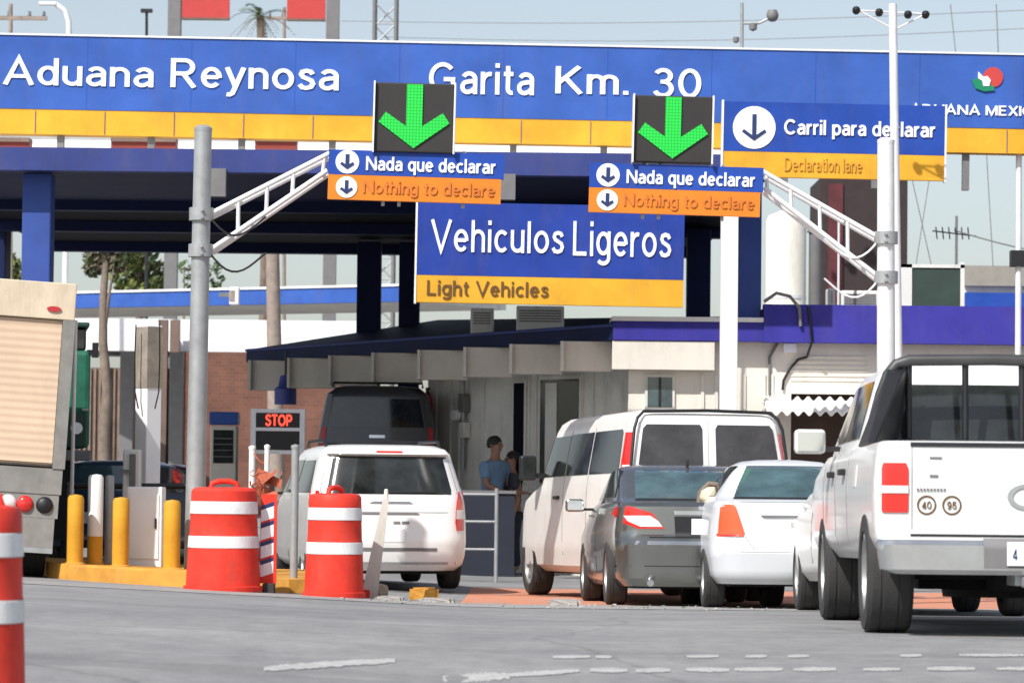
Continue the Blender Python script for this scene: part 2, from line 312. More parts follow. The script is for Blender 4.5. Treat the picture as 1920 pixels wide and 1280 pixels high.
def _E(cx, cy, rx, ry, a0, a1, n=0):
    n = n or max(6, int(abs(a1 - a0)/12)); return [(cx + rx*math.cos(R(a0 + (a1 - a0)*i/n)), cy + ry*math.sin(R(a0 + (a1 - a0)*i/n))) for i in range(n + 1)]
_ST = [(.07, 0), (.07, .72)]; _TALL = [(.07, 0), (.07, 1)]
_ARCH = [(.07, .40)] + _E(.265, .45, .195, .205, 180, 0) + [(.46, 0)]
GL = {  # advance width, centre-line strokes (cap height 1)
 'A': (.82, [[(.06, 0), (.41, .985), (.76, 0)], [(.18, .32), (.64, .32)]]),
 'C': (.80, [_E(.42, .5, .345, .435, 42, 318)]),
 'D': (.80, [[(.08, 0), (.08, 1)], [(.10, .935), (.32, .935)] + _E(.32, .5, .38, .435, 90, -90) + [(.10, .065)]]),
 'E': (.66, [[(.56, .935), (.08, .935), (.08, .065), (.58, .065)], [(.08, .51), (.52, .51)]]),
 'G': (.88, [_E(.43, .5, .355, .435, 42, 325) + [(.745, .25), (.745, .46), (.46, .46)]]),
 'I': (.16, [[(.08, 0), (.08, 1)]]),
 'K': (.70, [[(.08, 0), (.08, 1)], [(.60, 1), (.10, .40)], [(.26, .58), (.64, 0)]]),
 'L': (.58, [[(.08, 1), (.08, .065), (.54, .065)]]),
 'M': (.90, [[(.08, 0), (.08, 1)], [(.10, .95), (.45, .06), (.80, .95)], [(.82, 0), (.82, 1)]]),
 'N': (.80, [[(.08, 0), (.08, 1)], [(.09, .96), (.71, .04)], [(.72, 0), (.72, 1)]]),
 'O': (.88, [_E(.44, .5, .36, .435, 0, 360)]),
 'P': (.68, [[(.08, 0), (.08, 1)], [(.10, .935), (.36, .935)] + _E(.36, .69, .22, .245, 90, -90) + [(.10, .445)]]),
 'R': (.72, [[(.08, 0), (.08, 1)], [(.10, .935), (.38, .935)] + _E(.38, .705, .21, .23, 90, -90) + [(.10, .475)], [(.36, .45), (.64, 0)]]),
 'S': (.66, [[(.58, .78), (.52, .89), (.40, .935), (.26, .93), (.14, .86), (.11, .74), (.17, .62), (.30, .55), (.44, .49), (.56, .40), (.59, .27), (.52, .13), (.38, .065), (.24, .07), (.12, .14), (.07, .26)]]),
 'T': (.68, [[(.34, 0), (.34, .99)], [(.02, .935), (.66, .935)]]),
 'U': (.78, [[(.08, 1), (.08, .38)] + _E(.39, .38, .31, .315, 180, 360) + [(.70, 1)]]),
 'V': (.76, [[(.04, 1), (.38, .02), (.72, 1)]]),
 'X': (.72, [[(.05, 1), (.66, 0)], [(.66, 1), (.05, 0)]]),
 'a': (.54, [[(.46, 0), (.46, .48)] + _E(.275, .48, .185, .18, 0, 155), [(.46, .42), (.27, .40)] + _E(.225, .225, .155, .165, 90, 285) + [(.36, .11), (.42, .17)]]),
 'c': (.52, [_E(.28, .36, .215, .295, 45, 315)]),
 'd': (.57, [_E(.275, .36, .21, .295, 0, 360), [(.49, 0), (.49, 1)]]),
 'e': (.57, [[(.10, .37), (.47, .37)], _E(.285, .36, .21, .295, -2, 318)]),
 'g': (.57, [_E(.275, .37, .21, .285, 0, 360), [(.49, .72), (.49, -.04)] + _E(.28, -.04, .21, .165, 0, -150)]),
 'h': (.54, [_TALL, _ARCH]), 'i': (.16, [_ST, [(.07, .86), (.07, 1)]]), 'l': (.16, [_TALL]),
 'm': (.82, [_ST, [(.07, .42)] + _E(.235, .47, .165, .185, 180, 0) + [(.40, 0)], [(.40, .42)] + _E(.565, .47, .165, .185, 180, 0) + [(.73, 0)]]),
 'n': (.54, [_ST, _ARCH]), 'o': (.58, [_E(.29, .36, .22, .295, 0, 360)]),
 'p': (.57, [[(.07, -.27), (.07, .72)], _E(.29, .36, .21, .295, 0, 360)]), 'q': (.57, [[(.49, -.27), (.49, .72)], _E(.275, .36, .21, .295, 0, 360)]),
 'r': (.36, [_ST, [(.07, .38)] + _E(.29, .38, .22, .275, 175, 78)]),
 's': (.48, [[(.40, .54), (.35, .63), (.24, .66), (.13, .62), (.10, .53), (.15, .44), (.26, .38), (.37, .32), (.41, .21), (.36, .10), (.24, .06), (.13, .08), (.06, .18)]]),
 't': (.34, [[(.15, .92), (.15, .19)] + _E(.27, .19, .12, .13, 180, 285), [(.02, .665), (.31, .665)]]),
 'u': (.54, [[(.07, .72), (.07, .27)] + _E(.265, .27, .195, .205, 180, 355), [(.46, 0), (.46, .72)]]),
 'y': (.52, [[(.04, .72), (.26, .08)], [(.48, .72), (.25, .0), (.19, -.17), (.12, -.22), (.04, -.21)]]),
 '.': (.16, [[(.07, 0), (.07, .135)]]),
 '0': (.64, [_E(.32, .5, .25, .435, 0, 360)]),
 '3': (.62, [_E(.29, .735, .20, .20, 155, -90) + [(.22, .535)], _E(.29, .30, .23, .235, 90, -158)]),
 '4': (.64, [[(.44, 0), (.44, .96)], [(.44, .95), (.06, .25)], [(.05, .25), (.60, .25)]]),
 '5': (.62, [[(.52, .935), (.15, .935), (.11, .53)] + _E(.29, .34, .24, .275, 120, -155)]),
 '9': (.62, [_E(.30, .67, .22, .265, 0, 360), [(.52, .67), (.50, .30), (.38, .08), (.22, .06), (.10, .16)]]),
}
def text_obj(name, body, wd, h, mtl, parent, x, z, y=-0.012, depth=.008, bold=0.0, gap=.085):
    """sans lettering drawn with stroked centre lines, as a thin solid mesh in the parent's XZ plane; bounding box wd x h, lower left at x, z"""
    w2 = .062 + bold; strokes = []; cx = 0; wi = 0
    for ch in body:
        if ch == ' ': cx += .34; wi += 1; continue
        adv, st = GL[ch]
        for i, p in enumerate(st):
            p = [v for k_, v in enumerate(p) if k_ == 0 or math.hypot(v[0] - p[k_-1][0], v[1] - p[k_-1][1]) > 1e-3]
            strokes.append((i, [(px + cx, py) for px, py in p], wi))
        cx += adv + gap
    solids = []
    for i, p, wi in strokes:
        closed = math.hypot(p[0][0] - p[-1][0], p[0][1] - p[-1][1]) < 1e-6
        q = p[:-1] if closed else p; n = len(q); Lf, Rt = [], []
        for k in range(n):
            a = q[k-1] if (k > 0 or closed) else None; c = q[(k+1) % n] if (k < n-1 or closed) else None
            d1 = Vector((q[k][0]-a[0], q[k][1]-a[1])).normalized() if a else None; d2 = Vector((c[0]-q[k][0], c[1]-q[k][1])).normalized() if c else None
            d = (d1 + d2).normalized() if d1 and d2 else (d1 or d2); nn = Vector((-d.y, d.x))
            mt_ = w2 / max(.42, nn.dot(Vector((-d1.y, d1.x)))) if d1 and d2 else w2
            Lf.append((q[k][0] + nn.x*mt_, q[k][1] + nn.y*mt_)); Rt.append((q[k][0] - nn.x*mt_, q[k][1] - nn.y*mt_))
        solids.append((i, Lf, Rt, closed, wi))
    ax = [v[0] for s_ in solids for v in s_[1] + s_[2]]; ay = [v[1] for s_ in solids for v in s_[1] + s_[2]]
    x0, x1, y0, y1 = min(ax), max(ax), min(ay), max(ay); words_ = {}
    f = lambda v: ((v[0] - x0)/(x1 - x0)*wd + x, (v[1] - y0)/(y1 - y0)*h + z)
    for i, Lf, Rt, closed, wi in solids:
        mb = words_.setdefault(wi, MB())
        n = len(Lf); ya, yb = y - depth - .0012*i, y + .006; vs = []
        for k in range(n):
            l, r = f(Lf[k]), f(Rt[k]); vs += [(l[0], ya, l[1]), (r[0], ya, r[1]), (r[0], yb, r[1]), (l[0], yb, l[1])]
        fs = []
        for k in range(n if closed else n - 1):
            a, b = 4*k, 4*((k+1) % n)
            for e in range(3): fs.append((a+e, a+e+1, b+e+1, b+e))
            fs.append((a+3, a, b, b+3))
        if not closed: fs += [(0, 1, 2, 3), (4*n-4, 4*n-1, 4*n-2, 4*n-3)]
        mb.add(vs, fs)
    return [m_.build(name, mtl, parent) for m_ in words_.values()][0]

# ------------------------------------------------------------------ ground
def sheet(name, xs, ys, mtl, lift=0.0, kind='structure'):
    mb = MB(); nx = len(xs)
    mb.add([(x, y, G(x, y) + lift) for y in ys for x in xs], [(j*nx+i, j*nx+i+1, (j+1)*nx+i+1, (j+1)*nx+i) for j in range(len(ys)-1) for i in range(nx-1)])
    o = mb.build(name, mtl, smooth=60); tag(o, kind=kind); return o
xs = [-900, -400, -200, -100, -60, -40, -30, -20] + [-15 + .5*i for i in range(61)] + [20, 30, 40, 60, 100, 200, 400, 900]
ys = [-60, -30, -15, -5, 0, 4, 8, 10] + [12 + .5*i for i in range(97)] + [65, 70, 80, 90, 110, 150, 250, 400, 800, 1600]
sheet('road', xs, ys, M['asphalt'])
M['apron'] = road_mat('apron_concrete', (.25, .245, .24), (.33, .32, .305))
sheet('apron', [-6 + .5*i for i in range(37)], [30.0 + .5*i for i in range(6)], M['apron'], .004)
sheet('lane_paint', [-.5 + .5*i for i in range(17)], [32.5 + .5*i for i in range(21)], M['lane_orange'], .004)

def marking(label_pts, name='road_marking'):
    """one worn painted stripe given by pixel columns / depths"""
    mb = MB()
    for (pxa, da, pxb, db, wid) in label_pts:
        n = 48; vs = []
        for i in range(n + 1):
            t = i / n; px = pxa + (pxb - pxa) * t; d = da + (db - da) * t
            for s in (-.5, .5):
                jit = rnd.uniform(-.12, .12)*wid
                dd = d + s * wid * (.55 + .45*math.sin(math.pi*(.08 + .84*t))) + jit; p = P(px, 890, dd); vs.append((p.x, dd, G(p.x, dd) + .004))
        mb.add(vs, [(2*i, 2*i+2, 2*i+3, 2*i+1) for i in range(n)])
    o = mb.build(name, M['mark_white']); tag(o, kind='structure'); return o
def d_of(py, px=960):
    lo, hi = 14.0, 31.0
    best = None
    for i in range(400):
        d = lo + (hi - lo) * i / 399; p = P(px, 890, d); q = Vector((p.x, d, G(p.x, d)))
        v = CAMROT.transposed() @ (q - Vector((0, 0, CAMZ))); y = 640 - F * v.y / -v.z
        if best is None or abs(y - py) < best[0]: best = (abs(y - py), d)
    return best[1]
def mk(pxa, pya, pxb, pyb, hpx):
    da, db = d_of(pya, pxa), d_of(pyb, pxb); dm = (da + db) / 2
    wid = abs(d_of((pya+pyb)/2 - hpx/2, (pxa+pxb)/2) - d_of((pya+pyb)/2 + hpx/2, (pxa+pxb)/2))
    return (pxa, da, pxb, db, wid)
marking([mk(500, 1253, 745, 1238, 11)])
marking([mk(835, 1272, 960, 1268, 14), mk(960, 1266, 1090, 1258, 8)])
marking([mk(a, 1257 - (a-1090)*.004, b, 1257 - (b-1090)*.004, 7) for a, b in ((1110, 1180), (1195, 1260), (1290, 1370), (1380, 1470), (1490, 1570), (1620, 1690), (1740, 1830), (1870, 1960))])
marking([mk(a, 1232 - (a-1000)*.004, b, 1232 - (b-1000)*.004, 6) for a, b in ((1040, 1110), (1120, 1150), (1290, 1350), (1400, 1440), (1480, 1520), (1690, 1730), (1800, 1920))])

# ------------------------------------------------------------------ main canopy and its signs
D1 = 46.5
mc = thing('toll_canopy', 'long flat dark blue canopy over the lanes behind the big blue name board', 'canopy', at(700, D1))
inv = Matrix.Translation(-mc.location)
def Pm(px, py, d): return P(px, py, d) - mc.location
xl, xr = Pm(-220, 300, D1).x, Pm(1442, 300, D1).x
zt, zb = Pm(640, 284, D1).z, Pm(640, 327, D1).z
MB().box(xl, xr, -.15, .15, zb, zt).build('front_beam', M['beam_blue'], mc)
MB().box(xl, xr, .15, 15.4, zt - .25, zt - .05).build('roof_deck', M['white_paint'], mc)
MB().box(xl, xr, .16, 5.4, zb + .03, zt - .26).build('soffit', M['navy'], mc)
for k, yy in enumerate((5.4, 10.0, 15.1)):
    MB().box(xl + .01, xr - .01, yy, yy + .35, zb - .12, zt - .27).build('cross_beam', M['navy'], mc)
MB().box(xl + .02, xr - .02, 5.76, 15.09, zb + .06, zt - .27).build('soffit', M['dark_soffit'], mc)  # near black: the shade deep under the roof is put into the colour
for (pa, pb, d, k) in ((38, 92, 46.8, 'column_blue'), (-60, 8, 57, 'navy'), (668, 713, 60, 'navy'), (747, 786, 60, 'navy'), (1288, 1332, 56, 'navy'), (1384, 1427, 48.32, 'column_blue')):  # inner columns in navy: their shade is put into the colour
    a, b = Pm(pa, 600, d), Pm(pb, 600, d); dy = d - D1
    m_ = MB(); m_.box(a.x, b.x, dy, dy + (b.x - a.x), (Pm(700, 1000, d).z - .6) if pa != 1384 else Pm(1400, 606, 48.3).z, zb)
    m_.build('column', M[k], mc, bevel=.02)
MB().box(Pm(930, 0, D1).x, Pm(970, 0, D1).x, -.35, -.16, Pm(940, 378, D1).z, Pm(940, 330, D1).z).build('junction_box', M['post_grey'], mc)
MB().box(Pm(398, 0, D1).x, Pm(432, 0, D1).x, -.35, -.16, Pm(415, 372, D1).z, Pm(415, 320, D1).z).build('junction_box', M['post_grey'], mc)

Mx, W_, H_ = plane_frame((-90, 64), (2490, 115.6), (-90, 248), 47.4)
ns = thing('name_board', 'huge blue and yellow name board reading Aduana Reynosa Garita Km. 30', 'sign'); ns.matrix_world = Mx
k = W_ / 2580.0
X = lambda px: (px + 90) * k
hy = H_ * .24
MB().box(0, W_, 0, .35, hy + .02, H_).build('blue_panel', M['sign_blue'], ns)
MB().box(0, W_, .01, .34, 0, hy + .018).build('yellow_band', M['sign_yellow'], ns)
MB().box(0, W_, -.02, .36, H_ + .002, H_ + .03).build('top_trim', M['steel_white'], ns)
for px in range(-60, 2470, 130): MB().box(X(px), X(px) + .006, -.003, 0.012, .01, hy).build('seam', M['sign_blue_deep'], ns)
for px in range(-30, 2470, 195): MB().box(X(px), X(px) + .006, -.002, 0.005, hy + .03, H_ - .02).build('seam', M['sign_blue_deep'], ns)
for px in range(-60, 2470, 170):
    MB().box(X(px), X(px) + .1, .1, .22, -.55, -.002).build('support_post', M['post_grey'], ns)
def ln(y, px): # text baseline row (photo px) to local z: row y at column px
    top = 64 + (px + 90) * 0.02
    return H_ - (y - top) * k
zz = ln
text_obj('lettering', 'Aduana', X(290) - X(8), (163-104)*k, M['white_letter'], ns, X(8), zz(163, 150), bold=.004)
text_obj('lettering', 'Reynosa', X(637) - X(322), (181-111)*k, M['white_letter'], ns, X(322), zz(183, 480), bold=.004)
text_obj('lettering', 'Garita', X(1003) - X(806), (178-119)*k, M['white_letter'], ns, X(806), zz(178, 905), bold=.004)
text_obj('lettering', 'Km.', X(1180) - X(1043), (180-125)*k, M['white_letter'], ns, X(1043), zz(179, 1110), bold=.004)
text_obj('lettering', '30', X(1316) - X(1226), (183-128)*k, M['white_letter'], ns, X(1226), zz(184, 1270), bold=.004)
text_obj('lettering', 'ADUANA MEXICO', X(1962) - X(1708), (217-193)*k, M['white_letter'], ns, X(1708), zz(219, 1830), bold=.02)
# emblem: red disc cut by a white star patch over a green wedge
ex, ez, es = X(1850), zz(153, 1850), .62
def disc(r, n=24, sx=1, sz=1, a0=0, a1=360): return [(r*sx*math.cos(R(a0 + (a1-a0)*i/n)), r*sz*math.sin(R(a0 + (a1-a0)*i/n))) for i in range(n)]
MB().prism([(ex + es*(.16 + x), ez + es*(.1 + z)) for x, z in disc(.24)], -.02, .002).build('emblem_red', M['red_panel'], ns)
MB().prism([(ex + es*x, ez + es*z) for x, z in ((-.36, .02), (-.1, .1), (-.02, -.08), (.16, -.1), (.2, -.22), (-.05, -.25), (-.26, -.18))], -.03, .001).build('emblem_green', mat('emblem_green', (.0, .22, .10), .5), ns)
MB().prism([(ex + es*x, ez + es*z) for x, z in ((-.2, .22), (-.08, .1), (.02, .12), (.1, .02), (.06, -.12), (-.08, -.12), (-.1, .0), (-.2, .06))], -.04, .0).build('emblem_white', M['white_letter'], ns)

def arrow_poly(cx, cz, h, sw, hw):
    """down arrow made of a shaft and two slanted bars, as one outline"""
    t = sw
    return [(cx - sw/2, cz + h/2), (cx + sw/2, cz + h/2), (cx + sw/2, cz - h/2 + hw*.78), (cx + hw - t*.5, cz - h/2 + hw*1.02 + .0), (cx + hw, cz - h/2 + hw*.66), (cx, cz - h/2), (cx - hw, cz - h/2 + hw*.66), (cx - hw + t*.5, cz - h/2 + hw*1.02), (cx - sw/2, cz - h/2 + hw*.78)]
def arrow_part(name, mtl, parent, cx, cz, h, sw, hw, y0, y1):
    mb = MB()
    mb.prism([(cx - sw/2, cz + h/2), (cx + sw/2, cz + h/2), (cx + sw/2, cz - h/2 + sw*.6), (cx - sw/2, cz - h/2 + sw*.6)], y0, y1)
    for s in (-1, 1):
        mb.prism([(cx, cz - h/2), (cx, cz - h/2 + sw*1.02), (cx + s*(hw - sw*.42), cz - h/2 + hw*.78 + sw*.50), (cx + s*hw, cz - h/2 + hw*.78 - sw*.12)][::s], y0 - .001*s, y1)
    return mb.build(name, mtl, parent)

# hanging sign "Vehiculos Ligeros"
Mx, W_, H_ = plane_frame((784, 378), (1284, 388), (782, 566), 45.9)
vs_ = thing('lane_sign', 'large blue hanging sign reading Vehiculos Ligeros with yellow Light Vehicles strip', 'sign'); vs_.matrix_world = Mx
hy = H_ * .265
MB().box(0, W_, 0, .16, hy + .01, H_).build('blue_panel', M['sign_blue_low'], vs_)
MB().box(0, W_, 0.004, .156, 0, hy + .008).build('yellow_band', M['sign_yellow'], vs_)
MB().box(-.03, -.002, -.01, .17, -.02, H_ + .02).build('frame_edge', M['white_paint'], vs_)
k = W_ / 500
text_obj('lettering', 'Vehiculos', 250*k, 68*k, M['white_letter'], vs_, 25*k, H_ - 100*k, bold=-.004)
text_obj('lettering', 'Ligeros', 184*k, 82*k, M['white_letter'], vs_, 292*k, H_ - 113*k, bold=-.004)
text_obj('lettering', 'Light Vehicles', 228*k, 36*k, M['brown_ink'], vs_, 20*k, hy*.12, y=-.006, bold=.006)
for px in (60, 430): MB().tube((px*k, .08, H_), (px*k, .08, H_ + 1.0), .03).build('hanger', M['post_grey'], vs_)

# sign "Carril para declarar" on its white post
Mx, W_, H_ = plane_frame((1358, 190), (1772, 199), (1358, 330), 44.5)
cs = thing('lane_sign', 'blue and yellow sign reading Carril para declarar beside the tall white mast', 'sign'); cs.matrix_world = Mx
k = W_ / 414; hy = 46*k
MB().box(0, W_, 0, .12, hy + .01, H_).build('blue_panel', M['sign_blue_deep'], cs)
MB().box(0, W_, .004, .116, 0, hy + .008).build('yellow_band', M['sign_yellow'], cs)
MB().box(-.03, -.002, -.01, .13, -.02, H_ + .02).build('frame_edge', M['steel_white'], cs)
MB().box(W_ + .002, W_ + .03, -.01, .13, -.02, H_ + .02).build('frame_edge', M['steel_white'], cs)
MB().prism([(57*k + x, hy + 46*k + z) for x, z in disc(40*k, 40)], -.012, .001).build('arrow_disc', M['white_letter'], cs)
arrow_part('arrow', M['navy_ink'], cs, 57*k, hy + 46*k, 50*k, 8*k, 23*k, -.02, -.008)
text_obj('lettering', 'Carril para declarar', 283*k, 36*k, M['white_letter'], cs, 113*k, hy + 27*k, bold=.02)
text_obj('lettering', 'Declaration lane', 145*k, 26*k, M['yellow_ink'], cs, 115*k, 12*k, y=-.006, bold=.0)
p0, p1 = P(1352, 762, 44.8), P(1383, 335, 44.8)
pz = G(p0.x, 44.8)
MB().box(-.12, .12, -.1, .1, 0, p1.z - pz).build('post', M['white_paint'], None, bevel=.01)
po = bpy.data.objects['post']; po.parent = cs; po.matrix_parent_inverse = cs.matrix_world.inverted(); po.location = ((p0.x + p1.x)/2, 44.88, pz)

# ------------------------------------------------------------------ gantries with lane signals
def gantry(name_l, pole_px, pole_lean, d, top_y, sgn, sign_tl, sign_tr, sign_bl, box, chords, verts):
    b = at(pole_px, d)
    g = thing('sign_gantry', name_l, 'gantry', b)
    top = P(pole_px + pole_lean, top_y, d) - b
    MB().tube((0, 0, -.1), top, .112, .096, 24).lathe([(.0, .0), (.098, 0), (.10, .04), (.06, .07), (0, .075)], 24, Matrix.Translation(top)).build('pole', M['galv'] if sgn > 0 else M['steel_white'], g, smooth=40)
    MB().box(-.2, .2, -.2, .2, -.02, .03).build('base_plate', M['galv'], g)
    mb = MB()
    Q = lambda q: P(q[0], q[1], d) - b
    (ua, ub), (la, lb) = chords
    mb.tube(Q(ua), Q(ub), .030, n=10); mb.tube(Q(la), Q(lb), .030, n=10)
    for t in verts:
        mb.tube(Q(ua).lerp(Q(ub), t), Q(la).lerp(Q(lb), t), .022, n=8)
    off = Vector((0, .35, 0))
    mb.tube(Q(ua) + off, Q(ub) + off, .030, n=10); mb.tube(Q(la) + off, Q(lb) + off, .030, n=10)
    for t in verts[:1] + verts[-1:]:
        mb.tube(Q(ua).lerp(Q(ub), t), Q(ua).lerp(Q(ub), t) + off, .022, n=8)
        mb.tube(Q(la).lerp(Q(lb), t), Q(la).lerp(Q(lb), t) + off, .022, n=8)
    mb.build('truss_arm', M['steel_white'], g, smooth=50)
    for q in (ub, lb):
        mb = MB(); c = Q(q); ax = Vector((top.x * (c.z / top.z), 0, c.z))
        mb.tube(ax - Vector((0, 0, .07)), ax + Vector((0, 0, .07)), .135, n=20)
        for s in (-1, 1): mb.tube(ax + Vector((sgn*.02, -.135, s*.04)), ax + Vector((sgn*.02, -.165, s*.04)), .018, n=8)
        mb.build('clamp', M['galv'], g, smooth=40)
    for q in (ub, lb):
        mb = MB(); c = Q(q)
        mb.path([c + Vector((sgn*.62*(1-t), -.03 + .02*math.sin(t*6), -.02 + sgn*0 - .26*math.sin(math.pi*t)*(.6 + .4*t))) for t in [i/10 for i in range(11)]], .012, 6)
        mb.build('cable', M['steel_white'] if sgn < 0 else M['black'], g, smooth=50)
    # sign
    Mx, W_, H_ = plane_frame(sign_tl, sign_tr, sign_bl, d - .18)
    s = thing('declaration_sign', '', 'sign'); s.matrix_world = Mx
    k = W_ / 328.0; hy = 46*k
    MB().box(0, W_, 0, .08, hy + .004, H_).build('blue_panel', M['sign_blue_deep'], s)
    MB().box(0, W_*.985, .002, .078, 0, hy + .002).build('orange_band', M['sign_orange'], s)
    for zc, rr in ((hy + (H_ - hy)*.52, 22*k), (hy*.5, 20*k)):
        MB().prism([(35*k + x, zc + z) for x, z in disc(rr, 32)], -.008, .001).build('arrow_disc', M['white_letter'], s)
        arrow_part('arrow', M['navy_ink'], s, 35*k, zc, rr*1.3, rr*.34, rr*.62, -.014, -.006)
    text_obj('lettering', 'Nada que declarar', 242*k, 33*k, M['white_letter'], s, 70*k, hy + 3*k, y=-.006, bold=.02)
    text_obj('lettering', 'Nothing to declare', 246*k, 30*k, M['orange_ink'], s, 66*k, 7*k, y=-.004, bold=.008)
    for px in (100, 130, 250): MB().box(px*k, px*k + .035, .081, .12, -.05, H_ + .03).build('bracket', M['galv'], s)
    # signal box
    Mb, Wb, Hb = plane_frame(*box, d - .22)
    a = thing('lane_signal', '', 'traffic signal'); a.matrix_world = Mb
    MB().box(0, Wb, 0, .22, 0, Hb).build('housing', M['signal_black'], a, bevel=.012)
    for xa in (-.02, Wb + .002): MB().box(xa, xa + .018, -.05, .2, -.01, Hb + .01).build('side_flange', M['steel_white'], a)
    arrow_part('green_arrow', M['arrow_green'], a, Wb*.5, Hb*.52, Hb*.92, Wb*.205, Wb*.45, -.02, .002)
    return g, s, a
ga = gantry('grey steel pole with truss arm rising right to the left declaration sign', 366, 15, 35.0, 247, 1, (617, 280), (946, 290), (615, 373),
            ((705, 154), (852, 158), (705, 284)), (((618, 288), (393, 402)), ((614, 320), (393, 470))), [.04, .30, .52, .76])
tag(ga[1], 'smaller blue and orange Nada que declarar sign hung from the grey pole'); tag(ga[2], 'black box with lit green down arrow above the left Nada que declarar sign', group='green arrow lane signals')
gb = gantry('white steel pole with truss arm reaching left, beside the white pickup', 1663, -2, 36.0, 270, -1, (1106, 305), (1432, 315), (1104, 397),
            ((1191, 178), (1336, 182), (1191, 303)), (((1430, 322), (1648, 446)), ((1432, 352), (1648, 520))), [.03, .24, .49, .73])
tag(gb[1], 'blue and orange Nada que declarar sign hung from the white pole by the pickup'); tag(gb[2], 'black box with lit green down arrow nearest the Carril para declarar sign', group='green arrow lane signals')
ga[1]['group'] = gb[1]['group'] = 'declaration signs on the gantries'

# ------------------------------------------------------------------ booth building on the right
DB = 48.0
bo = thing('inspection_building', 'low white inspection building with purple blue fascia behind the cars', 'building', at(1150, DB))
o0 = bo.location.copy()
def Pb(px, py, d): return P(px, py, d) - o0
gz = Pb(1200, 1000, DB).z - 2.0
# lit front: fascia and wall
c0 = Pb(1150, 606, DB); c1 = Pb(1432, 606, DB); c2 = Pb(2700, 570, DB)
zlo = Pb(1150, 637, DB).z; zhi = Pb(1500, 571, DB).z; zmid = Pb(1300, 603, DB).z
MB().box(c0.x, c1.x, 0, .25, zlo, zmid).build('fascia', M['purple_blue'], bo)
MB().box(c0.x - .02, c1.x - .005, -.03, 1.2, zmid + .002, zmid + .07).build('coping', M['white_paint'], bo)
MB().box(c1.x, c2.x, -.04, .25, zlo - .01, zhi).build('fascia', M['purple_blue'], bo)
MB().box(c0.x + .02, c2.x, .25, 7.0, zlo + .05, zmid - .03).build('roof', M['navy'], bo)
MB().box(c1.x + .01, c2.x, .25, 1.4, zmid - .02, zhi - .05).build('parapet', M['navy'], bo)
wx0, wx1 = Pb(1180, 700, DB).x, c2.x
op0, op1 = Pb(1487, 700, DB).x, Pb(1632, 700, DB).x; oz0, oz1 = Pb(1500, 905, DB).z, Pb(1500, 737, DB).z
wl = MB()
wl.box(wx0, op0, .3, .5, -.3, zlo + .04); wl.box(op1, wx1, .3, .5, -.3, zlo + .04); wl.box(op0, op1, .3, .5, oz1, zlo + .04); wl.box(op0, op1, .3, .5, -.3, oz0)
wl.build('wall', M['white_wall'], bo)
MB().box(op0 - .1, op1 + .1, 1.3, 1.4, -.3, zlo).build('room_back', M['brown_slat'], bo)
# white corner block next to the stepped panels
MB().box(c0.x - .01, Pb(1345, 0, DB).x, .02, .29, Pb(1200, 692, DB).z, zlo - .012).build('lintel', M['white_wall'], bo)
# corrugated awning
mb = MB(); n = 60; ax0, ax1 = Pb(1438, 0, DB).x, Pb(1640, 0, DB).x
za, zb_ = Pb(1500, 748, DB).z, Pb(1500, 771, DB).z
vsa = []
for i in range(n + 1):
    x = ax0 + (ax1 - ax0)*i/n; wv = .035*math.sin(i*2*math.pi*10/n)
    vsa += [(x, .30, za + .02 + wv), (x, -.75, zb_ + wv), (x, -.75, zb_ - .05 + wv), (x, .30, za - .03 + wv)]
fa = []
for i in range(n):
    for q in range(4): fa.append((4*i+q, 4*i+(q+1)%4, 4*i+4+(q+1)%4, 4*i+4+q))
mb.add(vsa, fa); mb.build('awning', M['white_paint'], bo, smooth=50)
mb = MB()
for x in (ax0 + .1, ax1 - .1): mb.tube((x, -.7, zb_ - .04), (x, .3, zb_ - .5), .02, n=8)
mb.build('awning_bracket', M['post_grey'], bo)
# white vertical pilaster lines, window and conduit on the lit wall
wd0, wd1 = Pb(1222, 0, DB).x, Pb(1268, 0, DB).x
wf = MB(); wz0, wz1 = Pb(1240, 762, DB).z, Pb(1240, 706, DB).z
wf.box(wd0 - .04, wd1 + .04, .26, .299, wz0 - .04, wz1 + .04); wfo = wf.build('window', M['grey_wall'], bo)
MB().box(wd0, wd1, .25, .258, wz0, wz1).build('pane', M['glass_teal'], wfo)
MB().box((wd0+wd1)/2 - .02, (wd0+wd1)/2 + .02, .244, .249, wz0, wz1).build('sash', M['black'], wfo)
mb = MB()
for px in (1322, 1348, 1400, 1437, 1452): mb.box(Pb(px, 0, DB).x, Pb(px, 0, DB).x + .05, .27, .299, -.3, Pb(px, 700, DB).z)
mb.build('pilaster', M['white_wall'], bo)
mb = MB()
for i in range(6): z = Pb(1500, 668 + 9*i, DB).z; mb.box(Pb(1490, 0, DB).x, Pb(1635, 0, DB).x, .285, .299, z, z + .018)
mb.build('cladding_line', M['white_wall'], bo)
cpts = [Pb(*q, DB) for q in ((1515, 575), (1522, 640), (1516, 668), (1500, 672), (1484, 690), (1472, 712), (1470, 730))]
MB().path([(p.x, -.07 if i < 2 else .26, p.z) for i, p in enumerate(cpts)], .02, 8).build('cable', M['black'], bo, smooth=50)
cpts = [Pb(*q, DB) for q in ((1432, 566), (1455, 550), (1480, 556), (1498, 578), (1500, 612))]
MB().path([(p.x, -.09, p.z) for p in cpts], .026, 8).build('hose', M['post_grey'], bo, smooth=50)
cpts = [Pb(*q, DB) for q in ((1462, 640), (1446, 668), (1446, 740))]
MB().path([(p.x, .27, p.z) for p in cpts], .022, 8).build('conduit', M['post_grey'], bo, smooth=50)
MB().box(Pb(1476, 0, DB).x, Pb(1500, 0, DB).x, .2, .3, Pb(1480, 659, DB).z, Pb(1480, 643, DB).z).build('wall_lamp', M['white_letter'], bo)
